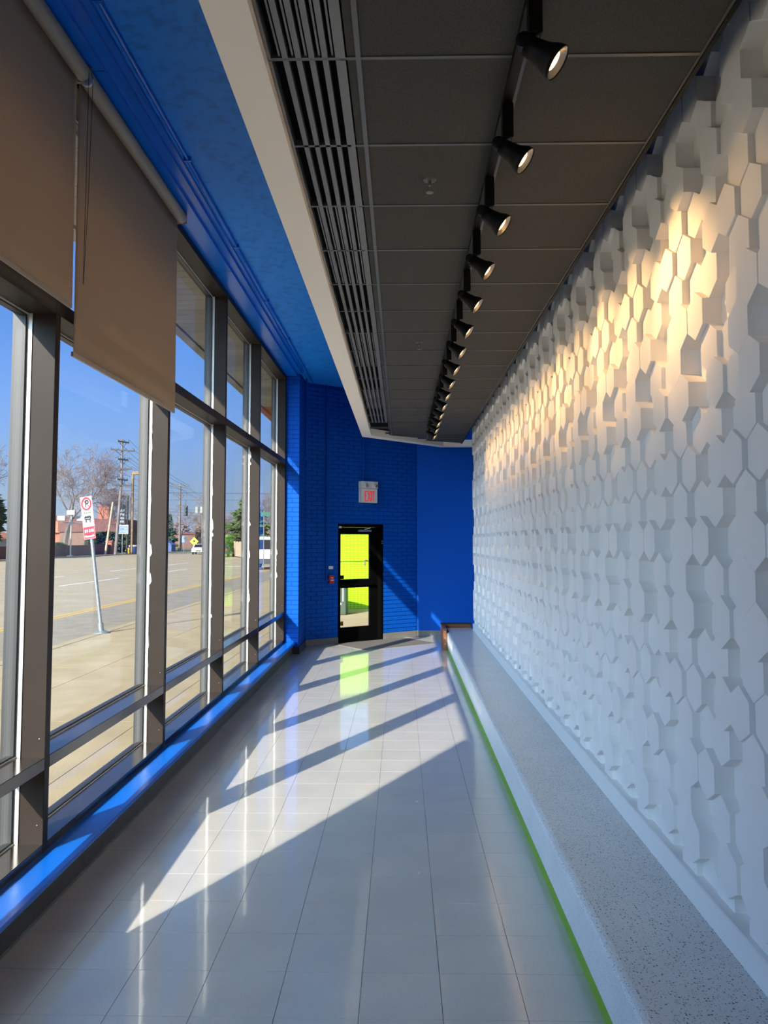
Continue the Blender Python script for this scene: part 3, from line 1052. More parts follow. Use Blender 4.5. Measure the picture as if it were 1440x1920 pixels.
# ---- lighting track with its spotlights
XT = 0.405
tr = rooted('lighting_track', MB().box(XT - 0.017, XT + 0.017, -6.0, 11.75, 3.365, 3.393), M['black'], (XT, 5, 3.393))
tag(tr, 'black lighting track fixed along the dark tiled ceiling', 'track')
AX = Vector((0.70, -0.17, -0.57)).normalized()      # how the heads point
BEAM = Vector((0.78, -0.20, -0.40)).normalized()    # middle of the beam, set a little above the heads' aim to place the wall pools


def spotlight():
    s = empty('track_spotlight', (0, 0, 0))
    build('adapter', MB().bbox(-0.021, 0.021, -0.022, 0.022, -0.135, 0, 0.003), M['black'], s, local=True)
    build('stem', MB().tube((0.004, 0, -0.130), (-0.002, 0, -0.162), 0.0085, n=10), M['chrome'], s, local=True)
    hd = MB()
    o = Vector((-0.006, 0.004, -0.170))
    hd.lathe(o, AX, [(-0.022, 0.010), (-0.018, 0.030), (0.012, 0.033), (0.045, 0.039), (0.074, 0.051), (0.094, 0.0535), (0.095, 0.0505), (0.078, 0.047)], 24, (True, False))
    build('lamp_head', hd, M['black'], s, local=True, smooth=True)
    build('pivot', MB().lathe(o + Vector((-0.026, 0, 0.020)), (0.3, 1, 0.1), [(-0.022, 0.014), (-0.02, 0.023), (0.02, 0.023), (0.022, 0.014)], 14), M['black'], s, local=True)
    build('reflector', MB().lathe(o, AX, [(0.091, 0.0490), (0.080, 0.036), (0.078, 0.028)], 20, (False, False)), M['lens_off'], s, local=True, smooth=True)
    build('lens', MB().lathe(o, AX, [(0.076, 0.034), (0.0765, 0.034), (0.081, 0.022), (0.083, 0.0)], 20, (True, False)), M['lens_off'], s, local=True)
    return s


ordinal = ['nearest', 'second', 'third', 'fourth', 'fifth', 'sixth', 'seventh', 'eighth', 'ninth', 'tenth', 'eleventh', 'twelfth', 'thirteenth', 'fourteenth', 'fifteenth']
proto = spotlight()
LIT = {0: 0.15, 2: 1.3, 3: 0.75, 4: 1.0, 5: 0.5, 6: 0.9, 7: 0.6, 8: 0.7, 9: 0.5, 10: 0.7, 11: 0.5, 12: 0.6, 13: 0.6, 14: 0.5}
lens_lit = None
for q in list(range(15)) + list(range(-1, -13, -1)):  # backward count: lamps added out of sight on the track for warm fill
    y = 2.305 + 0.615 * q
    s = proto if q == 0 else copy_tree(proto)
    s.location = (XT, y, 3.365)
    lit = LIT.get(q, 1.5 if q < -2 else 0)
    if q == 0:
        state = 'dimly lit'
    elif lit:
        state = 'lit'
    else:
        state = 'unlit'
    tag(s, ('%s black track spotlight aimed at the hexagon wall, %s along the track' % (state, ordinal[q])) if q >= 0 else '%s black track spotlight added out of sight behind the viewer, %s counted backwards' % (state, ordinal[-1 - q].replace('nearest', 'first')), 'spotlight', 'spotlights on the ceiling track')
    if lit:
        for ch in s.children:
            if ch.name.startswith('lens'):
                if lens_lit is None:
                    lens_lit = ch.data.copy()
                    lens_lit.materials.clear()
                    lens_lit.materials.append(M['lens'])
                ch.data = lens_lit
        ld = bpy.data.lights.new('spot_beam', 'SPOT')
        ld.energy = 29.0 * lit
        ld.color = (1.0, 0.57, 0.22)
        ld.spot_size = R(64)
        ld.spot_blend = 1.0
        ld.shadow_soft_size = 0.03
        lo = bpy.data.objects.new('spot_beam', ld)
        lo.location = Vector((-0.006, 0.004, -0.170)) + AX * 0.104
        lo.rotation_euler = BEAM.to_track_quat('-Z', 'Y').to_euler()
        lo.parent = s
        COL.objects.link(lo)

# ---- sprinklers
for q, (x, y, lab) in enumerate(((0.136, 3.61, 'nearest'), (0.157, 6.65, 'middle'), (0.178, 9.77, 'farthest'))):
    sp = empty('sprinkler_head', (x, y, 3.398))
    tag(sp, 'steel sprinkler head under a dark ceiling tile, %s of the three' % lab, 'sprinkler', 'sprinkler heads in the dark ceiling')
    build('escutcheon', MB().lathe((x, y, 3.398), (0, 0, -1), [(0, 0.032), (0.004, 0.030), (0.007, 0.02)], 18), M['rail_dark'], sp)
    build('body', MB().lathe((x, y, 3.391), (0, 0, -1), [(0, 0.009), (0.02, 0.009), (0.024, 0.006)], 12), M['slot_bar'], sp)
    arm = MB()
    for sx in (-1, 1):
        arm.path([(x + sx * 0.008, y, 3.37), (x + sx * 0.014, y, 3.355), (x + sx * 0.003, y, 3.338)], 0.003, 6)
    build('frame_arm', arm, M['slot_bar'], sp)
    df = MB().lathe((x, y, 3.338), (0, 0, -1), [(0, 0.006), (0.001, 0.017), (0.003, 0.017)], 18)
    build('deflector', df, M['slot_bar'], sp)

# ---- crumbs of paper on the floor
for (x, y, lab) in ((0.09, 4.20, 'nearer'), (0.10, 5.32, 'farther')):
    mb = MB()
    for k in range(3):
        a = k * 2.1
        mb.prism([(x + 0.012 * math.cos(a), y + 0.012 * math.sin(a), 0.0006), (x + 0.012 * math.cos(a + 2), y + 0.010 * math.sin(a + 2), 0.0006), (x + 0.009 * math.cos(a + 4), y + 0.012 * math.sin(a + 4), 0.004)], (0, 0, 0.003))
    o = rooted('paper_scrap', mb, M['plate_white'], (x, y, 0))
    tag(o, 'tiny white paper scrap on the vinyl floor, the %s one' % lab, 'scrap', 'paper scraps on the floor')

# ================================================================ OUTSIDE
GZ, RZ = -0.10, -0.20
# canopy over the sidewalk
cp = empty('canopy', (-2.5, 8, 4.6))
struct(cp, 'grey boarded canopy over the sidewalk')
bw = 0.205
nb = int((16.9 + 3.0) / bw)
for q in range(nb):
    y = -3.0 + bw * q
    if y < 3.0:
        continue
    build('canopy_board', MB().box(-2.98, -2.03, y + 0.004, y + bw - 0.004, 4.595, 4.62), M['canopy'], cp)
build('canopy_slab', MB().box(-3.13, -2.03, -13.0, 16.9, 4.62, 4.95), M['canopy'], cp)
build('canopy_fascia', MB().box(-3.13, -3.0, -13.0, 16.9, 4.575, 4.62), M['canopy'], cp)
br = struct(build('beam', MB().box(-3.13, -2.0, 16.9, 19.5, 4.62, 5.2).box(-3.13, -3.0, 16.9, 19.5, 4.575, 4.62), M['brick_red']), 'red brick end of the canopy')

# unseen wall added by the kerb behind the viewer: it keeps the sun off the bays beside the viewer
struct(build('wall_sunblock', MB().box(-5.75, -5.35, -6.8, -5.36, GZ, 9.0), M['stucco']), 'tall pale wall added out of view at the kerb to block the sun')

# ground
sw_root = struct(build('sidewalk', MB().box(-5.99, -1.99, -30, 120, GZ - 0.2, GZ - 0.02), M['joint']), 'concrete sidewalk outside the windows')
rows = [(-5.80, -4.285), (-4.277, -2.624), (-2.616, -1.99)]
for a, b in rows:
    y = -15.36
    while y < 118:
        if y < 60:
            build('slab', MB().box(a, b, y + 0.004, y + 3.336, GZ - 0.05, GZ), M['concrete'], sw_root)
        else:
            build('slab', MB().box(a, b, y + 0.004, 118, GZ - 0.05, GZ), M['concrete'], sw_root)
            break
        y += 3.34
struct(build('kerb', MB().bbox(-6.02, -5.808, -30, 120, RZ - 0.1, GZ + 0.002, 0.01), M['concrete']), 'concrete kerb at the near edge of the street')
struct(build('road', MB().box(-36.5, -6.02, -60, 400, RZ - 0.3, RZ), M['asphalt']), 'wide asphalt street')
struct(build('ground', MB().box(-400, -36.5, -60, 600, RZ - 0.3, GZ - 0.03).box(-60, 300, 120.5, 600, RZ - 0.3, GZ - 0.05), M['grass']), 'dry ground beyond the street')
struct(build('sidewalk.001', MB().box(-38.2, -36.45, -20, 300, RZ - 0.2, GZ), M['concrete']), 'far sidewalk across the street')
yard = struct(build('pavement', MB().box(-1.98, 60, 14.75, 118, GZ - 0.2, -0.015), M['concrete']), 'bright concrete yard behind the building')
mk = MB()
for y0, y1, x in ((-20, 58, -8.45), (-20, 120, -8.65), (-20, 140, -23.0), (-20, 140, -23.25)):
    mk.box(x - 0.055, x + 0.055, y0, y1, RZ, RZ + 0.004)
struct(build('road_marking', mk, M['paint_yellow']), 'yellow lane lines along the street')
mk = MB()
for y in (8, 20.5, 33, 46, 58, 70, 82):
    mk.box(-14.35, -14.2, y, y + 7, RZ, RZ + 0.004)
    mk.box(-18.05, -17.9, y + 3, y + 9, RZ, RZ + 0.004)
mk.box(-13.8, -9.2, 58.0, 58.5, RZ, RZ + 0.004)
struct(build('road_marking.001', mk, M['paint_white']), 'white dashed lane lines along the street')
struct(build('road_patch', MB().box(-8.3, -6.02, -5, 60, RZ, RZ + 0.003), M['asphalt_dark']), 'darker asphalt strip along the near kerb')

# lime yard wall seen through the door
LA = Vector((-2.45, 19.45, 0))
LB = Vector((3.4, 22.2, 0))
LD = (LB - LA).normalized()
LN = Vector((LD.y, -LD.x, 0))
LLEN = (LB - LA).length
lw = empty('yard_wall', LA, math.atan2(LD.y, LD.x))
tag(lw, 'lime green block wall in the sunny yard beyond the exit door', 'wall')
build('lower_course', MB().box(0, LLEN, 0.0, 0.3, -0.02, 1.17), M['lime'], lw, local=True)
build('upper_course', MB().box(0, LLEN, 0.02, 0.3, 1.19, 2.4), M['lime'], lw, local=True)
build('band', MB().box(0, LLEN, 0.03, 0.29, 1.17, 1.19), M['sign_olive'], lw, local=True)
bx = empty('yard_bin', (-1.52, 18.6, -0.015))
tag(bx, 'dark green yard bin with white marks standing before the lime wall', 'bin')
build('bin_body', MB().bbox(-2.25, -1.27, 18.45, 19.1, -0.015, 0.72, 0.02), mat('dark_green_bin', (0.03, 0.055, 0.025), 0.6), bx)
mb = MB()
for k in range(4):
    mb.box(-1.56 + k * 0.05, -1.535 + k * 0.05, 18.44, 18.449, 0.22, 0.25 + 0.02 * (k % 2))
mb.box(-1.36, -1.335, 18.44, 18.449, 0.3, 0.64)
build('mark', mb, M['sign_white'], bx)


# ---- no-parking sign
sg = empty('parking_sign', (-5.87, 15.54, GZ))
tag(sg, 'leaning no parking sign on a galvanised post at the near kerb', 'sign')
LEAN = Matrix.Translation((-5.87, 15.54, GZ)) @ Matrix.Rotation(R(-7.3), 4, 'Y')


def lv(x, y, z):
    return LEAN @ Vector((x, y, z))


build('base_plate', MB().lathe((-5.87, 15.54, GZ), (0, 0, 1), [(0, 0.15), (0.02, 0.15), (0.05, 0.08)], 16), M['galv'], sg)
build('collar', MB().tube(lv(0, 0, 0.04), lv(0, 0, 0.2), 0.052, n=12), M['galv'], sg)
build('post', MB().tube(lv(0, 0, 0.04), lv(0, 0, 2.62), 0.034, n=12), M['galv'], sg)
PR = LEAN @ Matrix.Rotation(R(-22), 4, 'Z')


def pbox(mb, x0, x1, z0, z1, y0, y1):
    return mb.box(x0, x1, y0, y1, z0, z1, PR)


def pdisc(cx, cz, r, w, y0, y1, n=28):
    """flat ring on the face of the sign"""
    mb = MB()
    for i in range(n):
        a, b = 2 * math.pi * i / n, 2 * math.pi * (i + 1) / n
        pts = [(cx + q * math.cos(t), cz + q * math.sin(t)) for q, t in ((r, a), (r, b), (r - w, b), (r - w, a))]
        mb.prism([PR @ Vector((x, y0, z)) for x, z in pts], PR.to_3x3() @ Vector((0, y1 - y0, 0)))
    return mb


def pbar(mb, x0, z0, x1, z1, t, y0, y1):
    p, q = Vector((x0, 0, z0)), Vector((x1, 0, z1))
    d = (q - p).normalized()
    n = Vector((-d.z, 0, d.x)) * (t / 2)
    mb.prism([PR @ (v + Vector((0, y0, 0))) for v in (p - n, q - n, q + n, p + n)], PR.to_3x3() @ Vector((0, y1 - y0, 0)))
    return mb


fp = build('sign_panel', pbox(MB(), -0.15, 0.15, 2.10, 2.70, -0.046, -0.040), M['sign_white'], sg)
build('border', pbox(pbox(pbox(MB(), -0.145, 0.145, 2.688, 2.694, -0.048, -0.046), -0.145, -0.139, 2.11, 2.69, -0.048, -0.046), 0.139, 0.145, 2.11, 2.69, -0.048, -0.046), M['sign_red'], fp)
build('prohibition_ring', pdisc(0, 2.555, 0.130, 0.034, -0.052, -0.046), M['sign_red'], fp)
build('letter', pdisc(0.018, 2.588, 0.044, 0.026, -0.0515, -0.046, 18), M['sign_black'], fp)
build('letter_stem', pbox(MB(), -0.034, -0.012, 2.485, 2.628, -0.0495, -0.046), M['sign_black'], fp)
build('slash', pbar(MB(), -0.080, 2.635, 0.080, 2.475, 0.018, -0.051, -0.0495), M['sign_red'], fp)
tx = MB()
for k in range(6):
    pbox(tx, -0.085 + k * 0.030, -0.065 + k * 0.030, 2.355 + 0.006 * (k % 2), 2.395, -0.048, -0.046)
build('small_text', tx, M['sign_olive'], fp)
bus = pbox(MB(), -0.075, 0.075, 2.235, 2.315, -0.048, -0.046)
pbox(bus, -0.062, -0.035, 2.185, 2.235, -0.048, -0.046)
pbox(bus, 0.035, 0.062, 2.185, 2.235, -0.048, -0.046)
pbox(bus, -0.09, -0.08, 2.26, 2.30, -0.048, -0.046)
pbox(bus, 0.08, 0.09, 2.26, 2.30, -0.048, -0.046)
bus_o = build('bus_symbol', bus, M['sign_black'], fp)
build('bus_window', pbox(MB(), -0.06, 0.06, 2.262, 2.272, -0.0495, -0.048), M['sign_white'], fp)
rp = build('red_panel', pbox(MB(), -0.15, 0.15, 1.855, 2.095, -0.046, -0.040), M['sign_red'], sg)
ar = pbox(MB(), -0.10, 0.10, 1.895, 1.925, -0.048, -0.046)
pbar(ar, -0.125, 1.91, -0.085, 1.935, 0.02, -0.048, -0.046)
pbar(ar, 0.125, 1.91, 0.085, 1.935, 0.02, -0.048, -0.046)
for k, (a, b) in enumerate(((-0.11, -0.075), (-0.06, -0.03), (0.0, 0.03), (0.05, 0.075), (0.085, 0.115))):
    pbox(ar, a, b, 1.99 + 0.006 * (k % 2), 2.05, -0.048, -0.046)
for a in (-0.143, 0.137):
    pbox(ar, a, a + 0.006, 1.862, 2.088, -0.048, -0.046)
pbox(ar, -0.14, 0.14, 1.862, 1.868, -0.048, -0.046)
build('white_marks', ar, M['sign_white'], rp)


# ---- trees
def bare_tree(seed, h, spread, label, loc, group='bare trees across the street', depth=6):
    r = random.Random(seed)
    tk, tw = MB(), MB()

    def grow(p, d, L, rad, lev):
        segs = 3 if lev < 3 else 2
        for s in range(segs):
            d = (d + Vector((r.gauss(0, .10), r.gauss(0, .10), r.gauss(0.02, .06)))).normalized()
            q = p + d * (L / segs)
            r2 = rad * (0.84 if s < segs - 1 else 0.72)
            if lev < 3:
                tk.tube(p, q, rad, r2, 6, False)
            else:
                tw.tube(p, q, max(rad, 0.016), max(r2, 0.014), 3, False)
            p, rad = q, r2
            if lev < depth and lev >= 1 and r.random() < 0.75:
                a = r.uniform(0, 6.28)
                side = d.orthogonal().normalized()
                side = Matrix.Rotation(a, 3, d) @ side
                grow(p, (d * 0.75 + side * spread * r.uniform(.6, 1.1)).normalized(), L * r.uniform(.5, .75), rad * 0.62, lev + 1)
        if lev < depth:
            n = 3 if lev < 3 else 2
            a0 = r.uniform(0, 6.28)
            for k in range(n):
                side = Matrix.Rotation(a0 + k * 6.28 / n + r.gauss(0, .3), 3, d) @ d.orthogonal().normalized()
                grow(p, (d * 0.8 + side * spread * r.uniform(.6, 1.1)).normalized(), L * r.uniform(.62, .85), rad * 0.72, lev + 1)

    grow(Vector((0, 0, 0)), Vector((0, 0, 1)), h * 0.22, h * 0.022, 0)
    t = empty('bare_tree', loc)
    tag(t, label, 'tree', group)
    build('trunk', tk, M['bark'], t, local=True, recalc=False)
    build('twigs', tw, M['twig'], t, local=True, recalc=False)
    return t


bare_tree(3, 21.0, 0.62, 'big bare tree with a wide twiggy crown behind the low brick wall', (-44.5, 104, GZ))
bare_tree(11, 16.5, 0.60, 'bare tree leaning over the orange roof beside the tall utility pole', (-45.5, 124, GZ))
bare_tree(5, 21.0, 0.66, 'pinkish bare tree at the left edge behind the dark evergreen', (-51, 96, GZ))
bare_tree(8, 13.0, 0.6, 'bare tree behind the green street sign near the building end', (-18.6, 112, GZ), depth=6)
bare_tree(21, 13.0, 0.7, 'bare tree far down the street behind the white car', (-42, 150, GZ), depth=5)
bare_tree(22, 14.0, 0.7, 'bare tree far down the street left of the dark conifer', (-44, 178, GZ), depth=5)
bare_tree(23, 13.0, 0.7, 'bare tree far down the street under the boxed utility pole', (-36, 160, GZ), depth=5)
bare_tree(24, 15.0, 0.7, 'bare tree far down the street behind the hanging traffic light', (-47, 196, GZ), depth=5)


def evergreen(seed, h, rad, label, loc, m, shape='cone', n=2200, group='evergreens across the street', size=0.3):
    r = random.Random(seed)
    t = empty('evergreen_tree' if shape != 'bush' else 'evergreen_bush', loc)
    tag(t, label, 'tree' if shape != 'bush' else 'shrub', group)
    build('trunk', MB().tube((0, 0, 0), (0, 0, h * 0.8), h * 0.02, h * 0.006, 6), M['bark'], t, local=True)
    fo = MB()
    for k in range(n):
        u = r.random()
        if shape == 'cone':
            z = h * (0.08 + 0.92 * u ** 1.3)
            rr = rad * (1 - (z / h)) ** 0.8 * (0.55 + 0.45 * math.sqrt(r.random())) * (0.85 + 0.3 * math.sin(z * 4.1))
        else:
            z = h * (0.04 + 0.96 * u)
            rr = rad * math.sqrt(max(0, 1 - (2 * z / h - 1) ** 2 * 0.9)) * (0.55 + 0.45 * math.sqrt(r.random()))
        a = r.uniform(0, 6.283)
        p = Vector((rr * math.cos(a), rr * math.sin(a), z))
        d = Vector((math.cos(a), math.sin(a), r.uniform(-0.5, 0.5))).normalized()
        s = Vector((-math.sin(a), math.cos(a), r.uniform(-0.6, 0.6))).normalized()
        L = size * r.uniform(0.6, 1.3)
        up = d.cross(s)
        fo.add([p - s * L * 0.35, p + d * L + up * L * 0.1, p + s * L * 0.35, p + up * L * 0.45], [(0, 1, 3), (1, 2, 3), (2, 0, 3)])
    build('foliage', fo, m, t, local=True, recalc=False)
    return t


evergreen(2, 8.2, 5.0, 'dark spreading evergreen behind the brick wall at the left edge', (-45.2, 78, GZ), M['needle'], 'round', 3000, size=0.7)
evergreen(4, 2.9, 3.2, 'dense dark green bush between the brick pier and the pole', (-41.5, 112, GZ), M['needle'], 'bush', 1600, size=0.45)
evergreen(6, 7.2, 1.9, 'narrow dark conifer far down the street above the white car', (-49, 166, GZ), M['needle'], 'cone', 1200, size=0.6)
evergreen(7, 7.4, 4.0, 'olive green spreading evergreen above the tan wooden fence', (-18.9, 98, GZ), M['needle_light'], 'cone', 2600, size=0.6)
evergreen(9, 1.5, 1.6, 'low clipped shrub behind the brick wall under the floodlight post', (-40.5, 92, GZ), M['needle_light'], 'bush', 700, size=0.3)
# distant tree line
for q in range(12):
    x = -84 + q * 8.6
    evergreen(40 + q, 6.0 + 2.5 * rnd.random(), 4.0, 'hazy grey brown tree in the distant row down the street, %s counted from the left' % ['first', 'second', 'third', 'fourth', 'fifth', 'sixth', 'seventh', 'eighth', 'ninth', 'tenth', 'eleventh', 'twelfth'][q], (x, 265 + 12 * rnd.random(), GZ), M['twig'], 'round', 380, 'distant tree line', 1.1)


# ---- poles
def utility_pole(x, y, h, arms, label, lean=(0, 0), mtl='pole_wood', boxes=()):
    t = empty('utility_pole', (x, y, GZ))
    tag(t, label, 'pole', 'utility poles across the street')
    top = Vector((lean[0], lean[1], h))
    mid = Vector((lean[0], lean[1], h * 0.62))
    build('pole', MB().tube((0, 0, 0), mid, 0.20, 0.17, 10).tube(mid, top, 0.17, 0.12, 10), M[mtl], t, local=True)
    for z, w, ang in arms:
        m4 = Matrix.Translation((lean[0], lean[1], z)) @ Matrix.Rotation(ang, 4, 'Z')
        a = build('crossarm', MB().box(-w / 2, w / 2, -0.2, -0.07, -0.09, 0.09, m4), M[mtl], t, local=True)
        ins, brc = MB(), MB()
        for k in range(4):
            xx = -w / 2 + 0.1 + (w - 0.2) * k / 3
            p = m4 @ Vector((xx, -0.13, 0.09))
            ins.tube(p, p + Vector((0, 0, 0.2)), 0.05, 0.03, 6)
        for sx in (-1, 1):
            brc.tube(m4 @ Vector((sx * w * 0.28, -0.15, -0.05)), m4 @ Vector((0, -0.15, -0.75)), 0.035, n=5)
        build('insulator', ins, M['dark_pole'], a, local=True)
        build('brace', brc, M[mtl], a, local=True)
    for z, bxw in boxes:
        for sx in (-1, 0, 1):
            build('transformer', MB().tube((sx * 0.75, -0.35, z), (sx * 0.75, -0.35, z + 1.0), 0.33, n=12), M['floodlight'], t, local=True)
    return t


utility_pole(-36.6, 101, 14.9, [(14.5, 2.2, 1.2), (13.4, 3.3, 0.75), (12.2, 2.0, 1.2), (11.0, 2.6, 0.75), (9.6, 2.0, 1.2), (8.9, 2.7, 0.75)],
             'tall weathered utility pole with six crossarms beside the lamp post', lean=(0.6, 0))
utility_pole(-36.5, 130, 11.1, [(10.8, 2.9, 0.35), (9.3, 2.3, 0.35), (7.4, 1.2, 0.35)], 'utility pole with two crossarms behind the hanging traffic light')
utility_pole(-30.2, 120, 8.4, [(8.05, 2.4, 0.3), (7.35, 1.9, 0.3)], 'utility pole carrying pale transformer cans above the white car', boxes=((5.9, 1),))
utility_pole(-41.5, 170, 8.0, [(7.2, 2.0, 0.2)], 'small far utility pole between the two larger poles')
sp = rooted('guy_pole', MB().tube((-37.6, 100.2, GZ), (-36.9, 100.6, 6.6), 0.16, 0.13, 8), M['fence_wood'], (-37.6, 100.2, GZ))
tag(sp, 'pale leaning stub pole bracing the foot of the tall utility pole', 'pole')

lp = empty('street_lamp', (-36.6, 107, GZ))
tag(lp, 'tall brown lamp post with a box lantern beside the blue bin', 'lamp')
build('pole', MB().box(-36.75, -36.45, 106.85, 107.15, GZ, 11.0), M['pole_brown'], lp)
build('lantern', MB().bbox(-36.5, -35.35, 106.75, 107.3, 10.65, 11.1, 0.04), M['pole_brown'], lp)

fp_ = empty('floodlight_post', (-36.6, 87.2, GZ))
tag(fp_, 'pale post with three square floodlights before the brick wall', 'lamp')
build('pole', MB().tube((-36.6, 87.2, GZ), (-36.6, 87.2, 4.4), 0.09, n=10).tube((-37.4, 86.4, 3.65), (-35.7, 88.2, 3.65), 0.05, n=8).box(-36.9, -36.3, 86.9, 87.5, GZ, GZ + 0.15), M['floodlight'], fp_)
for dx, z in ((-0.75, 3.85), (0.75, 3.85), (0.0, 4.5)):
    o = build('floodlight', MB().bbox(-36.6 + dx - 0.45, -36.6 + dx + 0.45, 87.0 + dx, 87.35 + dx, z, z + 0.55, 0.03), M['floodlight'], fp_)
    build('lens', MB().box(-36.6 + dx - 0.15, -36.6 + dx + 0.15, 86.98 + dx, 87.0 + dx, z + 0.18, z + 0.38), M['sign_white'], o)

bs = empty('black_banner_post', (-37, 106, GZ))
tag(bs, 'black post with a dark hanging banner left of the brown lamp post', 'sign')
build('pole', MB().tube((-37, 106.4, GZ), (-37, 106.4, 7.6), 0.14, 0.1, n=8).box(-38.1, -36.9, 106.3, 106.5, 7.5, 7.75), M['dark_pole'], bs)
build('banner', MB().prism([(-37.9, 106.0, 3.9), (-37.2, 106.2, 3.9), (-37.2, 106.2, 6.3), (-37.45, 106.1, 6.6), (-37.9, 106.0, 5.9)], (0, 0.06, 0)), M['dark_pole'], bs)
mb = MB()
r5 = random.Random(5)
for k in range(16):
    x = -37.86 + 0.13 * (k % 4) + 0.03 * r5.random()
    z = 4.0 + 0.5 * (k // 4) + 0.1 * r5.random()
    mb.prism([(x, 105.98 + (x + 37.9) * 0.28, z), (x + 0.08, 105.98 + (x + 37.98) * 0.28, z), (x + 0.08, 105.98 + (x + 37.98) * 0.28, z + 0.3), (x, 105.98 + (x + 37.9) * 0.28, z + 0.3)], (0, 0.01, 0))
build('pale_marks', mb, M['sign_white'], bs)

bo = empty('notice_board', (-37, 104.5, GZ))
tag(bo, 'pale blue board in a white frame between the bush and the lamp post', 'sign')
build('post', MB().tube((-36.9, 104.3, GZ), (-36.9, 104.3, 2.6), 0.06, n=8), M['galv'], bo)
build('frame', MB().box(-37.45, -36.1, 104.18, 104.26, 2.55, 3.75), M['sign_white'], bo)
build('board', MB().box(-37.35, -36.2, 104.12, 104.18, 2.72, 3.62), M['board_blue'], bo)

bn = empty('blue_bin', (-36.9, 108.2, GZ))
tag(bn, 'round blue litter bin with a white rim at the far kerb', 'bin')
build('bin_body', MB().lathe((-36.9, 108.6, GZ), (0, 0, 1), [(0, 0.45), (0.05, 0.5), (0.95, 0.58)], 18), M['bin_blue'], bn)
build('rim', MB().lathe((-36.9, 108.6, GZ + 0.95), (0, 0, 1), [(0, 0.6), (0.14, 0.6), (0.22, 0.45)], 18), M['sign_white'], bn)
hy = empty('yellow_hydrant', (-37.2, 107.0, GZ))
tag(hy, 'low yellow hydrant beside the round blue bin', 'hydrant')
build('body', MB().lathe((-37.2, 107.6, GZ), (0, 0, 1), [(0, 0.28), (0.1, 0.2), (0.5, 0.2), (0.55, 0.26), (0.7, 0.18), (0.8, 0.05)], 14), M['hydrant'], hy)
build('nozzle', MB().tube((-37.5, 107.3, 0.35), (-36.9, 107.9, 0.35), 0.09, n=10), M['hydrant'], hy)

# ---- brick boundary wall with piers
bwall = empty('boundary_wall', (-38.3, 89, GZ))
tag(bwall, 'low dark red brick wall with piers along the far sidewalk', 'wall')
build('wall_run', MB().box(-38.6, -38.25, 62, 104, GZ, 1.05).box(-38.65, -38.2, 62, 104, 1.05, 1.13), M['brick_dark'], bwall)
for y in (66.5, 84, 104):
    build('pier', MB().box(-38.8, -38.05, y - 0.4, y + 0.4, GZ, 1.5).box(-38.9, -37.95, y - 0.5, y + 0.5, 1.5, 1.65), M['brick_red'], bwall)


# ---- buildings
def house(name, x0, x1, y0, y1, zw, zr, wm, rm, label, ridge='y', wins=(), chim=None, flat=False):
    h = empty(name, ((x0 + x1) / 2, (y0 + y1) / 2, GZ))
    tag(h, label, 'building')
    w = build('wall', MB().box(x0, x1, y0, y1, GZ, zw), M[wm], h)
    e = 0.5
    if flat:
        build('roof', MB().box(x0 - .2, x1 + .2, y0 - .2, y1 + .2, zw, zr), M[rm], h)
    else:
        xm = (x0 + x1) / 2
        build('roof', MB().prism([(x0 - e, y0 - e, zw), (x1 + e, y0 - e, zw), (xm, y0 - e, zr)], (0, y1 - y0 + 2 * e, 0)), M[rm], h)
    for (a, b, z0, z1) in wins:            # openings on the street side (x1)
        f = build('window_frame', MB().box(x1, x1 + 0.06, a - .1, b + .1, z0 - .1, z1 + .1), M['stucco'], h)
        build('pane', MB().box(x1 + 0.06, x1 + 0.08, a, b, z0, z1), M['car_glass'], f)
    if chim:
        cx, cy, w_, z0, z1 = chim
        build('chimney', MB().box(cx - w_, cx + w_, cy - w_, cy + w_, z0, z1).box(cx - w_ * 1.15, cx + w_ * 1.15, cy - w_ * 1.15, cy + w_ * 1.15, z1, z1 + 0.2), M['brick_red'], h)
    return h


house('house', -66, -54, 132, 164, 3.0, 6.0, 'brick_red', 'roof_orange', 'brick house with an orange roof and tall chimney behind the bare tree', wins=((133, 135, .9, 2.2), (140, 142, .9, 2.2), (148, 150, .9, 2.2)), chim=(-59, 157, 1.1, 4.5, 8.4))
house('house', -66, -56, 92, 116, 1.9, 3.5, 'stucco', 'roof_orange', 'pale low house with an orange roof at the left edge behind the brick wall', wins=((97, 100, .6, 1.5), (106, 109, .6, 1.5)))
house('shop_building', -53, -43.5, 122, 146, 3.0, 5.0, 'brick_brown', 'brick_dark', 'flat brown brick shop behind the round blue bin', flat=True, wins=((124, 127, .3, 2.4), (131, 134, .3, 2.4), (138, 142, .3, 2.4)))
house('shop_building', -53, -46, 176, 200, 3.0, 3.6, 'brick_brown', 'brick_dark', 'far brown brick shop left of the white car', flat=True, wins=((179, 182, .3, 2.4), (189, 192, .3, 2.4)))
house('brick_building', -13.5, -8.6, 84, 100, 3.1, 3.6, 'brick_red', 'brick_dark', 'small red brick building beyond the white van', flat=True, wins=((86, 88, .8, 2.0), (92, 94, .8, 2.0)))

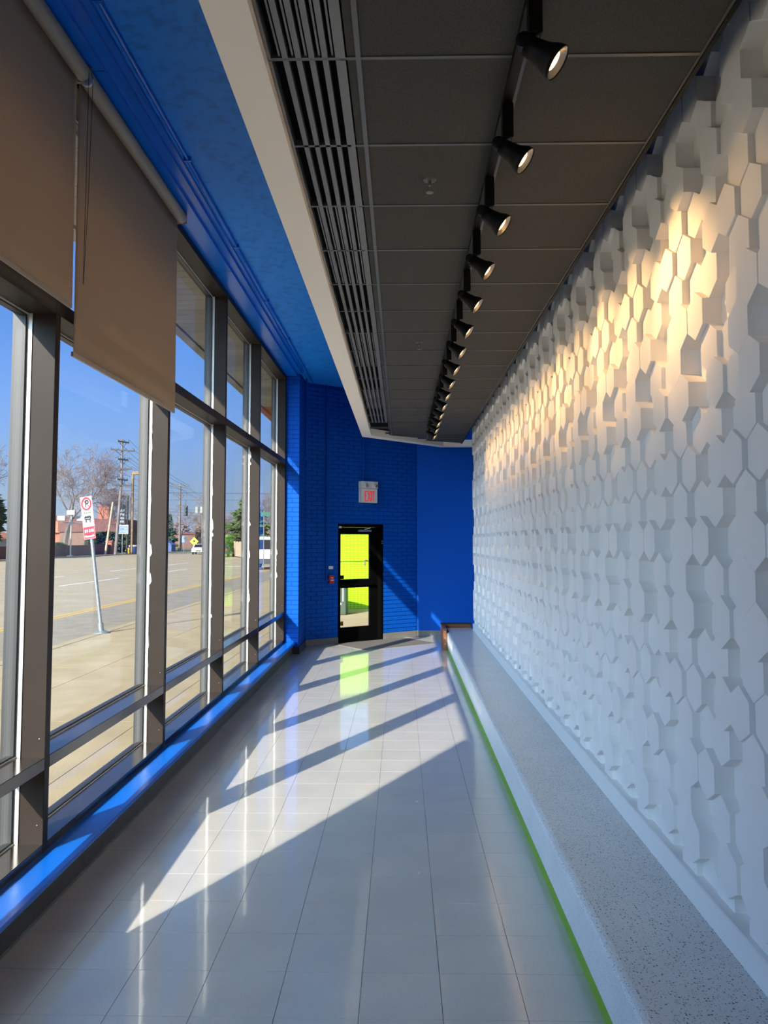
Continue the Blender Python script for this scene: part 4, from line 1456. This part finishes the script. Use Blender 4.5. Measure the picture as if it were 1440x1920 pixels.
# ---- wooden fence
fe = empty('wooden_fence', (-15.6, 78, GZ))
tag(fe, 'tan wooden board fence below the olive evergreen', 'fence')
f0, f1 = Vector((-19.4, 92, GZ)), Vector((-11.2, 66, GZ))
fd = (f1 - f0)
nb = 54
fang = math.atan2(fd.y, fd.x)
bm_ = MB().box(0, fd.length / nb - 0.02, -0.02, 0.02, 0.0, 1.6).mesh('fence_board')
for q in range(nb):
    p = f0 + fd * (q / nb) - Vector((-15.6, 78, GZ))
    o = link('fence_board', bm_, M['fence_wood'], fe, p + Vector((0, 0, 0.02 * (q % 3))))
    o.rotation_euler = (0, 0, fang)
for q in range(10):
    p = f0 + fd * (q / 9) - Vector((-15.6, 78, GZ))
    build('fence_post', MB().box(p.x - .07, p.x + .07, p.y + .03, p.y + .17, 0, 1.7), M['fence_wood'], fe, local=True)


# ---- cars
def car(name, loc, rz, paint, label, L=4.5, W=1.8, H=1.42, van=False):
    c = empty(name, loc, rz)
    tag(c, label, 'car' if not van else 'van')
    if van:
        prof = [(-L / 2, 0.45), (-L / 2, 1.25), (-L / 2 + 0.08, H - 0.1), (-L / 2 + 0.3, H), (L * 0.22, H), (L * 0.34, 1.25), (L / 2 - 0.05, 1.1), (L / 2, 0.45)]
    else:
        prof = [(-L / 2, 0.35), (-L / 2, 0.85), (-L / 2 + 0.75, 0.95), (-L * 0.24, H - 0.05), (-L * 0.1, H), (L * 0.1, H - 0.03), (L * 0.26, 0.95), (L / 2 - 0.1, 0.78), (L / 2, 0.6), (L / 2, 0.35)]
    k = len(prof)
    vs, fs = [], []
    for yy, tuck in ((-W / 2, 1), (-W / 2 + 0.12, 0), (W / 2 - 0.12, 0), (W / 2, 1)):
        for x, z in prof:
            hi = max(0.0, z - 0.9)
            if tuck:
                vs.append((x * 0.985, yy * (1 - 0.22 * hi), z - 0.03 * (z > 0.9)))
            else:
                vs.append((x, yy * (1 - 0.22 * hi), z))
    for a in range(3):
        for i in range(k):
            j = (i + 1) % k
            fs.append((a * k + i, a * k + j, (a + 1) * k + j, (a + 1) * k + i))
    fs += [tuple(range(k)), tuple(range(4 * k - 1, 3 * k - 1, -1))]
    build('car_body', MB().add(vs, fs), M[paint], c, local=True)
    if van:
        build('rear_window', MB().box(-L / 2 - 0.01, -L / 2 + 0.02, -W * 0.38, W * 0.38, 1.32, H - 0.2), M['car_glass'], c, local=True)
        build('bumper', MB().bbox(-L / 2 - 0.12, -L / 2 + 0.2, -W / 2, W / 2, 0.38, 0.72, 0.03), M['dark_pole'], c, local=True)
        sd = MB()
        for s in (-1, 1):
            sd.box(-L * 0.4, L * 0.2, s * W * 0.462 - 0.02, s * W * 0.462 + 0.02, 1.28, H - 0.2)
        build('side_window', sd, M['car_glass'], c, local=True)
    else:
        ws = MB().prism([(L * 0.115, -W * 0.38, H - 0.06), (L * 0.115, W * 0.38, H - 0.06), (L * 0.262, W * 0.42, 0.965), (L * 0.262, -W * 0.42, 0.965)], (0.02, 0, 0.015))
        build('windscreen', ws, M['car_glass'], c, local=True)
        rw = MB().prism([(-L * 0.225, -W * 0.38, H - 0.1), (-L * 0.225, W * 0.38, H - 0.1), (-L / 2 + 0.8, W * 0.42, 0.99), (-L / 2 + 0.8, -W * 0.42, 0.99)], (-0.02, 0, 0.015))
        build('rear_window', rw, M['car_glass'], c, local=True)
        sd = MB()
        for s in (-1, 1):
            sd.box(-L * 0.22, L * 0.13, s * W * 0.455 - 0.02, s * W * 0.455 + 0.02, 0.98, H - 0.14)
        build('side_window', sd, M['car_glass'], c, local=True)
        build('grille', MB().box(L / 2 - 0.01, L / 2 + 0.01, -0.35, 0.35, 0.42, 0.58), M['dark_pole'], c, local=True)
        hl = MB()
        for s in (-1, 1):
            hl.bbox(L / 2 - 0.04, L / 2 + 0.012, s * 0.66 - 0.16, s * 0.66 + 0.16, 0.58, 0.70, 0.01)
        build('headlamp', hl, M['chrome'], c, local=True)
    tl = MB()
    for s in (-1, 1):
        tl.box(-L / 2 - 0.012, -L / 2 + 0.02, s * W * 0.42 - 0.08, s * W * 0.42 + 0.08, 0.75, 0.95 if not van else 1.2)
    build('tail_lamp', tl, M['lamp_red'], c, local=True)
    for sx in (-1, 1):
        for s in (-1, 1):
            wl = build('wheel', MB().lathe((sx * L * 0.31, s * (W / 2 - 0.19), 0.33), (0, s, 0), [(0, 0.30), (0.02, 0.33), (0.17, 0.33), (0.2, 0.28)], 18), M['tyre'], c, local=True)
            build('hub', MB().lathe((sx * L * 0.31, s * (W / 2 + 0.01), 0.33), (0, s, 0), [(0, 0.19), (0.01, 0.17)], 14), M['chrome'], wl, local=True)
    return c


car('car', (-27.4, 108, RZ), -math.pi / 2 + 0.12, 'car_white', 'white saloon car driving towards the building on the street')
car('car', (-20.6, 92, RZ), math.pi / 2, 'car_dark', 'dark car beside the tan wooden fence')
car('van', (-9.0, 54, RZ), math.pi / 2, 'car_white', 'white van seen from behind at the near kerb', 5.2, 2.0, 2.15, True)

# ---- small signs, signal, wires
ys = empty('warning_sign', (-28.8, 110, GZ))
tag(ys, 'yellow diamond warning sign beside the white car', 'sign')
build('post', MB().tube((-28.8, 110, GZ), (-28.8, 110, 1.9), 0.05, n=8), M['galv'], ys)
build('sign_panel', MB().prism([(-28.8, 109.93, 0.95), (-28.2, 109.93, 1.55), (-28.8, 109.93, 2.15), (-29.4, 109.93, 1.55)], (0, 0.03, 0)), M['sign_yellow'], ys)
build('symbol', MB().prism([(-28.95, 109.92, 1.45), (-28.65, 109.92, 1.45), (-28.65, 109.92, 1.65), (-28.8, 109.92, 1.8), (-28.95, 109.92, 1.65)], (0, 0.008, 0)), M['sign_black'], ys)
gs = empty('street_sign', (-8.7, 50, GZ))
tag(gs, 'green street name sign on a thin post before the bare tree', 'sign')
build('post', MB().tube((-8.75, 50.4, GZ), (-8.75, 50.4, 3.6), 0.03, n=8), M['galv'], gs)
build('sign_panel', MB().box(-8.95, -8.15, 50.33, 50.36, 3.25, 3.5), M['sign_green'], gs)
tn = empty('awning_tent', (-38.6, 128, GZ))
tag(tn, 'faded blue tent beside the far sidewalk left of the white car', 'tent')
build('canvas', MB().prism([(-39.8, 127.4, 1.0), (-37.0, 127.4, 1.0), (-38.4, 127.4, 1.9)], (0, 2.5, 0)), M['tarp_blue'], tn)
build('side_cloth', MB().box(-39.7, -37.1, 127.5, 129.8, GZ, 1.0), M['tarp_blue'], tn)
ws_ = empty('white_post_sign', (-30.8, 112, GZ))
tag(ws_, 'small white sign on a thin post before the blue tent', 'sign')
build('post', MB().tube((-30.8, 112, GZ), (-30.8, 112, 2.2), 0.04, n=8), M['galv'], ws_)
build('sign_panel', MB().box(-31.1, -30.5, 111.92, 111.95, 1.4, 2.3), M['board_blue'], ws_)
tl = empty('traffic_light', (-20.5, 75, 4.0))
tag(tl, 'traffic light hanging from a wire over the street', 'traffic light')
build('housing', MB().bbox(-20.66, -20.34, 74.9, 75.2, 4.05, 5.0, 0.03), mat('olive_signal_housing', (0.06, 0.07, 0.035), 0.6), tl)
vz = MB()
for z in (4.2, 4.5, 4.8):
    vz.lathe((-20.5, 74.9, z), (0, -1, 0), [(0, 0.12), (0.16, 0.12)], 12)
build('visor', vz, M['dark_pole'], tl)
build('hanger', MB().tube((-20.5, 75, 5.0), (-20.5, 75, 5.55), 0.025, n=6), M['dark_pole'], tl)


def wire(p, q, sag, label, r=0.022):
    p, q = Vector(p), Vector(q)
    pts = []
    for k in range(13):
        t = k / 12
        v = p.lerp(q, t)
        v.z -= sag * 4 * t * (1 - t)
        pts.append(v)
    o = rooted('overhead_wire', MB().path(pts, r, 4), M['dark_pole'], p)
    tag(o, label, 'wire', 'overhead wires along the street')


wire((-40, 75.05, 5.6), (8, 75.05, 5.5), 0.02, 'span wire crossing the street that carries the traffic light', 0.03)
wire((-40.5, 96, 8.1), (6, 40, 4.1), 0.3, 'dark wire crossing the street high above the white car', 0.022)
for k, (z, s) in enumerate(((14.7, 'topmost'), (13.6, 'second'), (12.4, 'third'), (11.2, 'fourth'), (9.1, 'lowest'))):
    for sx in (-1, 1):
        wire((-36 + sx * (1.3 if k % 2 else .8), 101, z), (-36.5 + sx * 1.2, 130, 10.9 - 0.35 * k), 0.5, '%s wire leaving the tall utility pole on its %s side' % (s, 'street' if sx > 0 else 'house'), 0.018)
for k in range(4):
    wire((-36.4 + 0.8 * (k - 1.5), 130, 10.9 - 0.4 * (k % 2)), (-30.2 + .6 * (k - 1.5), 119.8, 8.1), 0.2, 'wire %s running between the two far utility poles' % ['outermost', 'second', 'third', 'innermost'][k], 0.016)
for k, z in enumerate((4.3, 3.9, 3.4)):
    wire((-42, 120, z + 2.4), (4, 96, z + 1.0), 0.3, '%s of three thin wires crossing the street beyond the evergreen' % ['highest', 'middle', 'lowest'][k], 0.02)
